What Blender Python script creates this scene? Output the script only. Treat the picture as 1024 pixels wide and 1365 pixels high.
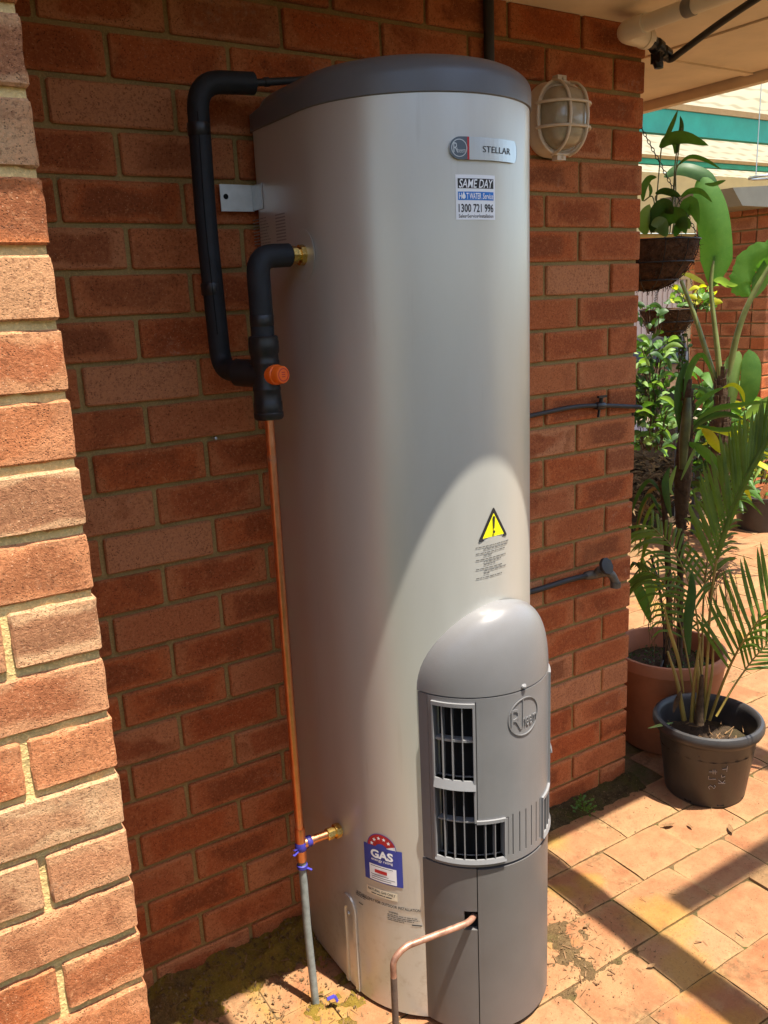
import bpy, bmesh, math, random
from mathutils import Vector, Matrix, noise
random.seed(7)
for o in list(bpy.data.objects):
    bpy.data.objects.remove(o)
SC = bpy.context.scene
COL = SC.collection
PI = math.pi

# ------------------------------------------------------------------ camera
CAM = Vector((-0.52667, -1.72633, 1.55341))
w = Vector((-0.224554, 0.109875, -0.563074))
ROT = Matrix.Rotation(w.length, 3, w.normalized())
FPX = 1145.72
cd = bpy.data.cameras.new('camera')
cam = bpy.data.objects.new('camera', cd)
COL.objects.link(cam)
right, fwd, up = ROT @ Vector((1, 0, 0)), ROT @ Vector((0, 1, 0)), ROT @ Vector((0, 0, 1))
cam.matrix_world = Matrix(((right.x, up.x, -fwd.x, CAM.x), (right.y, up.y, -fwd.y, CAM.y),
                           (right.z, up.z, -fwd.z, CAM.z), (0, 0, 0, 1)))
cd.sensor_fit = 'HORIZONTAL'
cd.sensor_width = 36
cd.lens = FPX / 1024 * 36
cd.clip_start = 0.05
cd.clip_end = 500
SC.camera = cam

# ------------------------------------------------------------------ light
world = bpy.data.worlds.new('World')
SC.world = world
world.use_nodes = True
wn = world.node_tree.nodes
wl = world.node_tree.links
sky = wn.new('ShaderNodeTexSky')
sky.sky_type = 'NISHITA'
sky.sun_disc = False
SUN = Vector((0.34, -1.0, 3.45)).normalized()
sky.sun_elevation = math.asin(SUN.z)
sky.sun_rotation = math.atan2(SUN.x, SUN.y)
sky.air_density = 1.0
sky.dust_density = 1.5
bg = wn['Background']
bg.inputs[1].default_value = 0.14
wl.new(sky.outputs[0], bg.inputs[0])
sd = bpy.data.lights.new('sun', 'SUN')
sd.energy = 5.0
sd.angle = math.radians(0.53)
sd.color = (1.0, 0.925, 0.80)
sun = bpy.data.objects.new('sun', sd)
COL.objects.link(sun)
sun.rotation_euler = (-SUN).to_track_quat('-Z', 'Y').to_euler()
sun.location = SUN * 20
vs = SC.view_settings
vs.view_transform = 'Standard'
vs.look = 'None'
vs.gamma = 1
vs.use_curve_mapping = False
vs.exposure = 1.35


# ------------------------------------------------------------------ helpers
def ray(px, py):
    return ROT @ Vector(((px - 512) / FPX, 1.0, -(py - 682.5) / FPX))

def at_z(px, py, z):
    d = ray(px, py)
    return CAM + d * ((z - CAM.z) / d.z)

def at_y(px, py, y):
    d = ray(px, py)
    return CAM + d * ((y - CAM.y) / d.y)

def at_v(px, py, base, dd=0.0):
    """where the sight line meets the upright plane through base (x, y) facing the viewer, dd metres further on"""
    h = Vector((base[0] - CAM.x, base[1] - CAM.y, 0))
    L = h.length
    h /= L
    d = ray(px, py)
    return CAM + d * ((L + dd) / d.dot(h))


class MB:
    """collects geometry for one mesh object"""
    def __init__(s):
        s.v = []
        s.f = []
        s.m = []
    def add(s, vs_, fs_, mi=0):
        b = len(s.v)
        s.v += [tuple(p) for p in vs_]
        for f in fs_:
            s.f.append(tuple(b + i for i in f))
            s.m.append(mi)
        return b
    def box(s, lo, hi, mi=0, M=None):
        x0, y0, z0 = lo
        x1, y1, z1 = hi
        p = [Vector(q) for q in ((x0, y0, z0), (x1, y0, z0), (x1, y1, z0), (x0, y1, z0),
                                 (x0, y0, z1), (x1, y0, z1), (x1, y1, z1), (x0, y1, z1))]
        if M:
            p = [M @ q for q in p]
        s.add(p, [(0, 3, 2, 1), (4, 5, 6, 7), (0, 1, 5, 4), (1, 2, 6, 5), (2, 3, 7, 6), (3, 0, 4, 7)], mi)
    def bar(s, a, b, wx, wy, upv=(0, 0, 1), mi=0):
        a, b = Vector(a), Vector(b)
        t = (b - a).normalized()
        u = t.cross(Vector(upv))
        if u.length < 1e-4:
            u = t.cross(Vector((1, 0, 0)))
        u.normalize()
        n = u.cross(t)
        p = []
        for c in (a, b):
            for i, j in ((-1, -1), (1, -1), (1, 1), (-1, 1)):
                p.append(c + u * (i * wx / 2) + n * (j * wy / 2))
        s.add(p, [(3, 2, 1, 0), (4, 5, 6, 7), (0, 1, 5, 4), (1, 2, 6, 5), (2, 3, 7, 6), (3, 0, 4, 7)], mi)
    def tube(s, pts, r, n=12, mi=0, cap=True, radii=None):
        pts = [Vector(p) for p in pts]
        N = len(pts)
        t0 = (pts[1] - pts[0]).normalized()
        u = t0.orthogonal().normalized()
        b = len(s.v)
        for i, p in enumerate(pts):
            if i == 0:
                t = t0
            elif i == N - 1:
                t = (pts[i] - pts[i - 1]).normalized()
            else:
                t = ((pts[i + 1] - p).normalized() + (p - pts[i - 1]).normalized()).normalized()
            u = (u - t * u.dot(t)).normalized()
            q = t.cross(u)
            rr = radii[i] if radii else r
            for k in range(n):
                a = 2 * PI * k / n
                s.v.append(tuple(p + (u * math.cos(a) + q * math.sin(a)) * rr))
        for i in range(N - 1):
            for k in range(n):
                k2 = (k + 1) % n
                s.f.append((b + i * n + k, b + i * n + k2, b + (i + 1) * n + k2, b + (i + 1) * n + k))
                s.m.append(mi)
        if cap:
            s.f.append(tuple(b + k for k in reversed(range(n))))
            s.f.append(tuple(b + (N - 1) * n + k for k in range(n)))
            s.m += [mi, mi]
    def lathe(s, prof, c, n=32, axis=(0, 0, 1), mi=0, a0=0.0, a1=2 * PI):
        """prof: (radius, height) pairs revolved about axis through c"""
        ax = Vector(axis).normalized()
        u = ax.orthogonal().normalized()
        if abs(ax.z) > 0.9:
            u = Vector((1, 0, 0))
        q = ax.cross(u)
        c = Vector(c)
        full = abs(a1 - a0 - 2 * PI) < 1e-6
        m = n if full else n + 1
        b = len(s.v)
        for r, h in prof:
            for k in range(m):
                a = a0 + (a1 - a0) * k / n
                s.v.append(tuple(c + ax * h + (u * math.cos(a) + q * math.sin(a)) * r))
        for i in range(len(prof) - 1):
            for k in range(n):
                k2 = (k + 1) % m
                s.f.append((b + i * m + k, b + i * m + k2, b + (i + 1) * m + k2, b + (i + 1) * m + k))
                s.m.append(mi)
    def build(s, name, mats, parent=None, smooth=None, loc=None, label=None):
        me = bpy.data.meshes.new(name)
        me.from_pydata(s.v, [], s.f)
        if not isinstance(mats, (list, tuple)):
            mats = [mats]
        for m in mats:
            me.materials.append(m)
        if len(mats) > 1:
            me.polygons.foreach_set('material_index', s.m)
        if smooth is not None:
            me.shade_smooth()
            me.set_sharp_from_angle(angle=math.radians(smooth))
        me.validate()
        me.update()
        o = bpy.data.objects.new(name, me)
        COL.objects.link(o)
        if loc is not None:
            o.location = loc
        if parent:
            o.parent = parent
            if loc is None:
                o.matrix_parent_inverse = Matrix.Translation(-parent.location)
        if label:
            o['label'] = label
        return o


def empty(name, loc=(0, 0, 0)):
    o = bpy.data.objects.new(name, None)
    o.empty_display_size = 0.05
    o.location = loc
    COL.objects.link(o)
    return o

def tag(o, label, cat, group=None):
    o['label'] = label
    o['category'] = cat
    if group:
        o['group'] = group
    return o

def kind(o, k):
    o['kind'] = k
    return o

def put(name, me, loc, rot=(0, 0, 0), parent=None):
    o = bpy.data.objects.new(name, me)
    COL.objects.link(o)
    o.location = loc
    o.rotation_euler = rot
    if parent:
        o.parent = parent
        o.matrix_parent_inverse = Matrix.Translation(-parent.location)
    return o

def spline(pts, n=8):
    """Catmull-Rom through pts"""
    P = [Vector(p) for p in pts]
    P = [P[0] * 2 - P[1]] + P + [P[-1] * 2 - P[-2]]
    out = []
    for i in range(1, len(P) - 2):
        a, b, c, d = P[i - 1], P[i], P[i + 1], P[i + 2]
        for k in range(n):
            t = k / n
            out.append(0.5 * ((2 * b) + (c - a) * t + (2 * a - 5 * b + 4 * c - d) * t * t + (3 * b - a - 3 * c + d) * t ** 3))
    out.append(P[-2])
    return out

def fillet(pts, r, n=6):
    """polyline with its corners rounded"""
    P = [Vector(p) for p in pts]
    out = [P[0]]
    for i in range(1, len(P) - 1):
        a, b, c = P[i - 1], P[i], P[i + 1]
        d1, d2 = (a - b), (c - b)
        rr = min(r, d1.length * 0.49, d2.length * 0.49)
        p, q = b + d1.normalized() * rr, b + d2.normalized() * rr
        for k in range(n + 1):
            t = k / n
            out.append(p * (1 - t) ** 2 + b * 2 * t * (1 - t) + q * t * t)
    out.append(P[-1])
    return out


# ------------------------------------------------------------------ materials
def mat(name):
    m = bpy.data.materials.new(name)
    m.use_nodes = True
    nt = m.node_tree
    b = nt.nodes['Principled BSDF']
    return m, nt, b

class NT:
    """terse node building"""
    def __init__(s, nt):
        s.nt = nt
        s.tc = None
    def n(s, t, **kw):
        x = s.nt.nodes.new(t)
        for k, v in kw.items():
            setattr(x, k, v)
        return x
    def link(s, a, b):
        s.nt.links.new(a, b)
    def val(s, sock, v):
        if hasattr(v, 'bl_idname') or hasattr(v, 'is_output'):
            s.nt.links.new(v, sock)
        else:
            sock.default_value = v
    def math(s, op, a, b=0.0, clamp=False):
        x = s.n('ShaderNodeMath', operation=op, use_clamp=clamp)
        s.val(x.inputs[0], a)
        s.val(x.inputs[1], b)
        return x.outputs[0]
    def mix(s, f, a, b, blend='MIX'):
        x = s.n('ShaderNodeMix', data_type='RGBA', blend_type=blend)
        s.val(x.inputs[0], f)
        s.val(x.inputs[6], a)
        s.val(x.inputs[7], b)
        return x.outputs[2]
    def noise(s, vec, scale, detail=4.0, rough=0.55, dist=0.0):
        x = s.n('ShaderNodeTexNoise')
        if vec is not None:
            s.link(vec, x.inputs['Vector'])
        x.inputs['Scale'].default_value = scale
        x.inputs['Detail'].default_value = detail
        x.inputs['Roughness'].default_value = rough
        x.inputs['Distortion'].default_value = dist
        return x.outputs[0]
    def voro(s, vec, scale, feature='F1'):
        x = s.n('ShaderNodeTexVoronoi', feature=feature)
        if vec is not None:
            s.link(vec, x.inputs['Vector'])
        x.inputs['Scale'].default_value = scale
        return x.outputs[0]
    def ramp(s, f, stops, interp='LINEAR'):
        x = s.n('ShaderNodeValToRGB')
        s.link(f, x.inputs[0])
        cr = x.color_ramp
        cr.interpolation = interp
        while len(cr.elements) < len(stops):
            cr.elements.new(0.5)
        for e, (p, c) in zip(cr.elements, stops):
            e.position = p
            e.color = c if len(c) == 4 else (*c, 1)
        return x.outputs[0]
    def sstep(s, f, a, b):
        x = s.n('ShaderNodeMapRange', interpolation_type='SMOOTHSTEP')
        s.val(x.inputs[0], f)
        x.inputs[1].default_value = a
        x.inputs[2].default_value = b
        return x.outputs[0]
    def bump(s, h, strength, dist, prev=None):
        x = s.n('ShaderNodeBump')
        x.inputs['Strength'].default_value = strength
        x.inputs['Distance'].default_value = dist
        s.link(h, x.inputs['Height'])
        if prev is not None:
            s.link(prev, x.inputs['Normal'])
        return x.outputs[0]
    def objvec(s):
        """object coordinates shifted by a random amount per object"""
        tc = s.n('ShaderNodeTexCoord')
        oi = s.n('ShaderNodeObjectInfo')
        c = s.n('ShaderNodeVectorMath', operation='ADD')
        m = s.math('MULTIPLY', oi.outputs['Random'], 37.0)
        s.link(tc.outputs['Object'], c.inputs[0])
        s.link(m, c.inputs[1])
        s.tc = tc
        return c.outputs[0], oi.outputs['Random'], tc.outputs['Object']
    def pos(s):
        g = s.n('ShaderNodeNewGeometry')
        return g.outputs['Position']

def brick_material(name, pale, rough_bump, gain=(1.22, 0.90, 0.64), rustic=False):
    m, nt, b = mat(name)
    N = NT(nt)
    v, rnd, ov = N.objvec()
    r2 = N.math('FRACT', N.math('MULTIPLY', rnd, 7.31))
    r3 = N.math('FRACT', N.math('MULTIPLY', rnd, 17.77))
    base = N.ramp(rnd, [(0.0, (0.42, 0.135, 0.048)), (0.22, (0.36, 0.125, 0.052)), (0.42, (0.43, 0.19, 0.095)),
                        (0.6, (0.37, 0.13, 0.055)), (0.8, (0.44 * pale, 0.235 * pale, 0.14 * pale)), (1.0, (0.46 * pale, 0.27 * pale, 0.175 * pale))])
    big = N.noise(v, 9.0, 3, 0.6, 0.6)
    if rustic:
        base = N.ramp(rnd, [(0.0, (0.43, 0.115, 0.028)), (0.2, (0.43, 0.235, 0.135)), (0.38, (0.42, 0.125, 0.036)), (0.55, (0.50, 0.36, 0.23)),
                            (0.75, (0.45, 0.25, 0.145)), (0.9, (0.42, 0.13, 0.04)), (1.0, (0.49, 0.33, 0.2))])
    mott = N.noise(v, 85.0, 6, 0.78)
    fine = N.noise(v, 300.0, 4, 0.8)
    sep = N.n('ShaderNodeSeparateXYZ')
    N.link(ov, sep.inputs[0])
    ax = N.math('DIVIDE', N.math('ABSOLUTE', sep.outputs[0]), 0.105)
    az = N.math('DIVIDE', N.math('ABSOLUTE', sep.outputs[2]), 0.034)
    edge = N.math('MAXIMUM', N.math('POWER', ax, 2.0), N.math('POWER', az, 2.0))
    edge = N.math('ADD', edge, N.math('MULTIPLY', N.math('SUBTRACT', big, 0.5), 2.3))
    core = N.math('SUBTRACT', 1.0, N.sstep(edge, 0.25, 0.75))
    core = N.math('MULTIPLY', core, N.sstep(r2, 0.05, 0.55))
    dark = N.mix(r3, (0.15, 0.060, 0.030, 1), (0.30, 0.082, 0.028, 1))
    c = N.mix(N.math('MULTIPLY', core, 0.70), base, dark)
    # burnt patches banded along the brick
    band = N.noise(v, 17.0, 1, 0.4)
    c = N.mix(N.math('MULTIPLY', N.sstep(band, 0.56, 0.66), N.math('MULTIPLY', N.sstep(r3, 0.35, 0.9), 0.5)), c, (0.2, 0.07, 0.03, 1))
    # paler arrises and lime bloom
    c = N.mix(N.math('MULTIPLY', N.sstep(edge, 0.7, 1.1), 0.38), c, (0.47, 0.26, 0.15, 1))
    c = N.mix(N.math('MULTIPLY', N.sstep(mott, 0.5, 0.75), 0.45), c, (0.5 * pale, 0.27 * pale, 0.15 * pale, 1))
    c = N.mix(N.math('MULTIPLY', N.sstep(mott, 0.5, 0.28), 0.4), c, (0.19, 0.07, 0.035, 1))
    c = N.mix(N.math('MULTIPLY', N.sstep(fine, 0.60, 0.72), 0.35), c, (0.56, 0.38, 0.25, 1))
    pits = N.voro(v, 270.0 if rustic else 190.0)
    pm = N.noise(v, 40.0, 2)
    pitm = N.math('MULTIPLY', N.sstep(pits, 0.30, 0.14), N.sstep(pm, 0.42, 0.58))
    grit = N.noise(v, 170.0, 6, 0.85)
    c = N.mix(N.math('MULTIPLY', N.sstep(grit, 0.50, 0.36), 0.55), c, (0.13, 0.05, 0.024, 1))
    c = N.mix(N.math('MULTIPLY', N.sstep(grit, 0.54, 0.70), 0.45), c, (0.56, 0.34, 0.2, 1))
    c = N.mix(N.math('MULTIPLY', pitm, 0.7), c, (0.065, 0.032, 0.020, 1))
    spk = N.voro(v, 210.0)
    spm = N.math('MULTIPLY', N.sstep(spk, 0.16, 0.08), N.sstep(pm, 0.52, 0.46))
    c = N.mix(N.math('MULTIPLY', spm, 0.8), c, (0.62, 0.5, 0.38, 1))
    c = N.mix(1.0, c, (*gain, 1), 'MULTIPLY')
    wp = N.pos()
    lime = N.math('MULTIPLY', N.sstep(N.noise(wp, 6.0, 5, 0.7, 0.6), 0.60, 0.74), N.sstep(N.noise(wp, 90, 4, 0.7), 0.42, 0.62))
    c = N.mix(N.math('MULTIPLY', lime, 0.4), c, (0.5, 0.38, 0.26, 1))
    N.link(c, b.inputs['Base Color'])
    b.inputs['Roughness'].default_value = 0.88
    b.inputs['Specular IOR Level'].default_value = 0.25
    h = N.math('ADD', N.math('MULTIPLY', grit, 1.0), N.math('MULTIPLY', mott, 0.8))
    h = N.math('ADD', N.math('MULTIPLY', h, 1.0), N.math('MULTIPLY', fine, 0.8 if rustic else 0.5))
    h = N.math('SUBTRACT', h, N.math('MULTIPLY', pitm, 0.9))
    coarse = N.noise(v, 22.0, 4, 0.65)
    h = N.math('ADD', h, N.math('MULTIPLY', coarse, 0.3 if rustic else 0.6))
    N.link(N.bump(h, 1.0, rough_bump), b.inputs['Normal'])
    return m

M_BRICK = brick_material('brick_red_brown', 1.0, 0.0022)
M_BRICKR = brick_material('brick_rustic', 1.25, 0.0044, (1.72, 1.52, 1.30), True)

def simple(name, col, rough=0.5, metal=0.0, spec=0.5, coat=0.0, var=0.0, vscale=30, bump=0.0, bscale=120, emit=None):
    m, nt, b = mat(name)
    N = NT(nt)
    b.inputs['Roughness'].default_value = rough
    b.inputs['Metallic'].default_value = metal
    b.inputs['Specular IOR Level'].default_value = spec
    b.inputs['Coat Weight'].default_value = coat
    b.inputs['Coat Roughness'].default_value = 0.12
    tc = N.n('ShaderNodeTexCoord')
    if var:
        nz = N.noise(tc.outputs['Object'], vscale, 5, 0.6)
        lo = tuple(c * (1 - var) for c in col)
        hi = tuple(min(1, c * (1 + var)) for c in col)
        c = N.ramp(nz, [(0.3, lo), (0.7, hi)])
        N.link(c, b.inputs['Base Color'])
        rr = N.math('ADD', N.math('MULTIPLY', N.math('SUBTRACT', nz, 0.5), var * 0.8), rough)
        N.link(rr, b.inputs['Roughness'])
    else:
        b.inputs['Base Color'].default_value = (*col, 1)
    if bump:
        N.link(N.bump(N.noise(tc.outputs['Object'], bscale, 4, 0.6), 0.6, bump), b.inputs['Normal'])
    return m

def mortar_material(name, col):
    m, nt, b = mat(name)
    N = NT(nt)
    p = N.pos()
    n1, n2 = N.noise(p, 14, 4), N.noise(p, 240, 3, 0.7)
    c = N.ramp(n1, [(0.3, tuple(x * 0.72 for x in col)), (0.7, col)])
    c = N.mix(N.sstep(n2, 0.45, 0.7), c, tuple(min(1, x * 1.2) for x in col) + (1,))
    N.link(c, b.inputs['Base Color'])
    b.inputs['Roughness'].default_value = 0.95
    b.inputs['Specular IOR Level'].default_value = 0.15
    h = N.math('ADD', n2, N.math('MULTIPLY', N.noise(p, 60, 3), 1.2))
    N.link(N.bump(h, 0.8, 0.002), b.inputs['Normal'])
    return m

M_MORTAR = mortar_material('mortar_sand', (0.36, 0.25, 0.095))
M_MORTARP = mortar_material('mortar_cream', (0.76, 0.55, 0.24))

def paver_material():
    m, nt, b = mat('paver_terracotta')
    N = NT(nt)
    v, rnd, ov = N.objvec()
    p = N.pos()
    base = N.ramp(rnd, [(0, (0.245, 0.105, 0.045)), (0.3, (0.285, 0.135, 0.062)), (0.55, (0.225, 0.085, 0.034)), (0.8, (0.29, 0.148, 0.07)), (1, (0.25, 0.11, 0.048))])
    big, fine = N.noise(v, 14, 4, 0.6), N.noise(v, 260, 4, 0.7)
    c = N.mix(N.math('MULTIPLY', N.sstep(big, 0.42, 0.68), 0.55), base, (0.291, 0.174, 0.081, 1))
    c = N.mix(N.math('MULTIPLY', N.sstep(big, 0.46, 0.3), 0.5), c, (0.211, 0.077, 0.032, 1))
    sep = N.n('ShaderNodeSeparateXYZ')
    N.link(ov, sep.inputs[0])
    ax = N.math('DIVIDE', N.math('ABSOLUTE', sep.outputs[0]), 0.112)
    ay = N.math('DIVIDE', N.math('ABSOLUTE', sep.outputs[1]), 0.077)
    e = N.math('MAXIMUM', N.math('POWER', ax, 4.0), N.math('POWER', ay, 3.0))
    e = N.math('ADD', e, N.math('MULTIPLY', N.math('SUBTRACT', big, 0.5), 1.0))
    c = N.mix(N.math('MULTIPLY', N.sstep(e, 0.45, 1.0), 0.45), c, (0.310, 0.198, 0.087, 1))
    # ochre weather stains and dark grime, laid over the paving as a whole
    st = N.sstep(N.noise(p, 3.1, 3, 0.6, 0.5), 0.60, 0.72)
    c = N.mix(N.math('MULTIPLY', st, 0.75), c, (0.267, 0.167, 0.022, 1))
    for cx_, cy_, rr_ in ((1.02, -0.50, 0.13), (0.94, -0.66, 0.11), (0.86, -0.86, 0.16), (0.98, -0.30, 0.06), (0.18, -0.26, 0.10)):
        dv_ = N.n('ShaderNodeVectorMath', operation='DISTANCE')
        N.link(p, dv_.inputs[0])
        dv_.inputs[1].default_value = (cx_, cy_, 0)
        q_ = N.math('ADD', N.math('DIVIDE', dv_.outputs['Value'], rr_), N.math('MULTIPLY', N.noise(p, 11, 4, 0.65), 1.1))
        c = N.mix(N.math('MULTIPLY', N.sstep(q_, 1.45, 0.85), 0.42), c, (0.30, 0.165, 0.014, 1))
    gr = N.math('MULTIPLY', N.sstep(N.noise(p, 5.3, 5, 0.7, 0.3), 0.52, 0.68), N.sstep(N.noise(p, 60, 4, 0.7), 0.4, 0.62))
    c = N.mix(N.math('MULTIPLY', gr, 0.6), c, (0.074, 0.046, 0.019, 1))
    pit = N.math('MULTIPLY', N.sstep(N.voro(v, 130), 0.2, 0.1), N.sstep(N.noise(v, 30, 3), 0.5, 0.62))
    spk = N.math('MULTIPLY', N.sstep(N.voro(p, 70), 0.16, 0.08), N.sstep(N.noise(p, 13, 3), 0.5, 0.62))
    c = N.mix(N.math('MULTIPLY', spk, 0.7), c, (0.07, 0.04, 0.02, 1))
    c = N.mix(N.math('MULTIPLY', pit, 0.75), c, (0.056, 0.031, 0.019, 1))
    c = N.mix(N.math('MULTIPLY', N.sstep(fine, 0.56, 0.75), 0.4), c, (0.347, 0.223, 0.124, 1))
    ed2 = N.math('ADD', N.math('MAXIMUM', N.math('POWER', ax, 12.0), N.math('POWER', ay, 9.0)), N.math('MULTIPLY', N.math('SUBTRACT', N.noise(p, 55, 4, 0.7), 0.5), 1.2))
    c = N.mix(N.math('MULTIPLY', N.sstep(ed2, 0.72, 1.05), 0.55), c, (0.12, 0.07, 0.03, 1))
    gz = N.noise(v, 120, 6, 0.85)
    c = N.mix(N.math('MULTIPLY', N.sstep(gz, 0.5, 0.36), 0.4), c, (0.14, 0.06, 0.025, 1))
    N.link(c, b.inputs['Base Color'])
    b.inputs['Roughness'].default_value = 0.85
    b.inputs['Specular IOR Level'].default_value = 0.25
    h = N.math('ADD', N.math('MULTIPLY', big, 0.8), N.math('MULTIPLY', fine, 0.35))
    h = N.math('SUBTRACT', h, N.math('MULTIPLY', pit, 0.6))
    h = N.math('ADD', h, N.math('MULTIPLY', N.noise(v, 60, 4, 0.7), 0.6))
    N.link(N.bump(h, 0.9, 0.0025), b.inputs['Normal'])
    return m

M_PAVER = paver_material()

def soil_material(name, a, bcol, moss, amount):
    m, nt, b = mat(name)
    N = NT(nt)
    p = N.pos()
    n1, n2, n3 = N.noise(p, 45, 5, 0.7), N.noise(p, 260, 4, 0.75), N.noise(p, 9, 4, 0.6, 0.4)
    c = N.ramp(n1, [(0.3, a), (0.7, bcol)])
    c = N.mix(N.math('MULTIPLY', N.sstep(n3, 0.5 - amount * 0.2, 0.66 - amount * 0.2), N.sstep(n1, 0.35, 0.5)), c, (*moss, 1))
    c = N.mix(N.math('MULTIPLY', N.sstep(n2, 0.55, 0.7), 0.5), c, tuple(min(1, x * 1.9) for x in bcol) + (1,))
    c = N.mix(N.math('MULTIPLY', N.sstep(n2, 0.45, 0.32), 0.6), c, tuple(x * 0.4 for x in a) + (1,))
    N.link(c, b.inputs['Base Color'])
    b.inputs['Roughness'].default_value = 0.95
    b.inputs['Specular IOR Level'].default_value = 0.1
    h = N.math('ADD', n1, N.math('MULTIPLY', n2, 0.6))
    N.link(N.bump(h, 1.0, 0.008), b.inputs['Normal'])
    return m

M_SAND = soil_material('joint_sand', (0.112, 0.073, 0.035), (0.189, 0.126, 0.059), (0.091, 0.084, 0.025), 0.2)
M_SOIL = soil_material('mossy_soil', (0.085, 0.050, 0.020), (0.22, 0.135, 0.045), (0.20, 0.135, 0.022), 0.7)
M_MOSS = soil_material('dark_moss', (0.035, 0.025, 0.013), (0.105, 0.075, 0.035), (0.07, 0.06, 0.018), 0.4)
M_DAMP = soil_material('damp_soil', (0.075, 0.045, 0.020), (0.165, 0.105, 0.05), (0.10, 0.075, 0.028), 0.1)
M_MULCH = soil_material('mulch', (0.03, 0.02, 0.013), (0.085, 0.055, 0.035), (0.05, 0.04, 0.02), 0.2)

def tank_material():
    m, nt, b = mat('tank_champagne_paint')
    N = NT(nt)
    tc = N.n('ShaderNodeTexCoord')
    mp = N.n('ShaderNodeMapping')
    mp.inputs['Scale'].default_value = (1, 1, 0.25)
    N.link(tc.outputs['Object'], mp.inputs[0])
    nz = N.noise(mp.outputs[0], 14, 5, 0.65)
    sp = N.noise(tc.outputs['Object'], 900, 2, 0.5)
    c = N.ramp(nz, [(0.3, (0.545, 0.54, 0.495)), (0.7, (0.575, 0.57, 0.525))])
    c = N.mix(N.math('MULTIPLY', N.sstep(sp, 0.55, 0.7), 0.12), c, (0.7, 0.66, 0.6, 1))
    # dust and splash marks low down
    sep = N.n('ShaderNodeSeparateXYZ')
    N.link(tc.outputs['Object'], sep.inputs[0])
    low = N.sstep(sep.outputs[2], 0.5, 0.0)
    d = N.math('MULTIPLY', low, N.sstep(N.noise(tc.outputs['Object'], 40, 5, 0.7), 0.5, 0.72))
    c = N.mix(N.math('MULTIPLY', d, 0.35), c, (0.30, 0.23, 0.14, 1))
    mp2 = N.n('ShaderNodeMapping')
    mp2.inputs['Scale'].default_value = (1, 1, 0.06)
    N.link(tc.outputs['Object'], mp2.inputs[0])
    run = N.math('MULTIPLY', N.sstep(N.noise(mp2.outputs[0], 60, 3, 0.6), 0.60, 0.74), N.sstep(N.noise(tc.outputs['Object'], 3.5, 3, 0.6), 0.45, 0.65))
    c = N.mix(N.math('MULTIPLY', run, 0.22), c, (0.36, 0.33, 0.28, 1))
    N.link(c, b.inputs['Base Color'])
    b.inputs['Metallic'].default_value = 0.42
    N.link(N.math('ADD', N.math('MULTIPLY', nz, 0.14), 0.30), b.inputs['Roughness'])
    b.inputs['Coat Weight'].default_value = 0.25
    b.inputs['Coat Roughness'].default_value = 0.12
    N.link(N.bump(N.noise(mp.outputs[0], 5, 2, 0.4), 0.1, 0.004), b.inputs['Normal'])
    return m

M_TANK = tank_material()
M_CAP = simple('cap_slate_plastic', (0.115, 0.118, 0.125), 0.34, spec=0.5, var=0.06, vscale=12, bump=0.0003, bscale=500)
M_COVER = simple('cover_grey_plastic', (0.165, 0.163, 0.165), 0.30, spec=0.5, var=0.07, vscale=9, bump=0.0004, bscale=600)
M_GRILLE = simple('grille_grey_plastic', (0.20, 0.20, 0.205), 0.36, var=0.06, vscale=20)
M_DOOR = simple('base_grey_plastic', (0.115, 0.110, 0.108), 0.38, spec=0.5, var=0.07, vscale=9, bump=0.0004, bscale=600)  # cover grey repeated darker for base and door
M_DARK = simple('dark_void', (0.012, 0.012, 0.013), 0.8, spec=0.1)  # near-black painted as the shade in gaps, vents and holes
M_FOAM = simple('black_pipe_foam', (0.014, 0.016, 0.019), 0.62, spec=0.35, var=0.3, vscale=25, bump=0.004, bscale=32)
M_BLACK = simple('black_plastic', (0.012, 0.012, 0.013), 0.38, var=0.2, vscale=40)
M_HOSE = simple('black_hose', (0.022, 0.022, 0.022), 0.55, var=0.2, vscale=30)
M_ORANGE = simple('orange_plastic', (0.85, 0.14, 0.012), 0.35)
M_CREAMPL = simple('cream_pvc', (0.66, 0.55, 0.40), 0.42, var=0.06, vscale=15)
M_PVC = simple('white_pvc', (0.76, 0.68, 0.55), 0.4, var=0.05, vscale=15)
M_GALV = simple('galvanised_steel', (0.55, 0.58, 0.58), 0.42, metal=0.85, var=0.1, vscale=40)
M_GREYPIPE = simple('grey_painted_copper', (0.20, 0.225, 0.215), 0.5, var=0.25, vscale=60, bump=0.0006, bscale=140)
M_BRASS = simple('brass', (0.78, 0.53, 0.16), 0.27, metal=1.0, var=0.12, vscale=60)
M_BLUETAPE = simple('blue_tape', (0.04, 0.035, 0.27), 0.5, var=0.2, vscale=80)
M_WHITE = simple('white_label', (0.86, 0.88, 0.90), 0.45)
M_INK = simple('black_ink', (0.018, 0.018, 0.02), 0.5)
M_GREYINK = simple('grey_ink', (0.10, 0.095, 0.09), 0.6)
M_BLUE = simple('blue_print', (0.012, 0.19, 0.62), 0.45)
M_NAVY = simple('royal_blue_print', (0.035, 0.055, 0.32), 0.45)
M_RED = simple('red_print', (0.5, 0.02, 0.025), 0.45)
M_YEL = simple('yellow_print', (0.85, 0.78, 0.01), 0.45)
M_SILVER = simple('silver_badge', (0.52, 0.56, 0.58), 0.28, metal=0.8)
M_BADGE = simple('badge_slate', (0.10, 0.13, 0.16), 0.3, metal=0.3)
M_SOFFIT = simple('soffit_cream_paint', (0.78, 0.65, 0.48), 0.7, var=0.13, vscale=4.5, bump=0.0012, bscale=25)
M_TIMBER = simple('tan_painted_timber', (0.52, 0.36, 0.20), 0.6, var=0.12, vscale=14)
M_TEAL = simple('teal_painted_beam', (0.025, 0.42, 0.365), 0.55, var=0.2, vscale=5)
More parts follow.
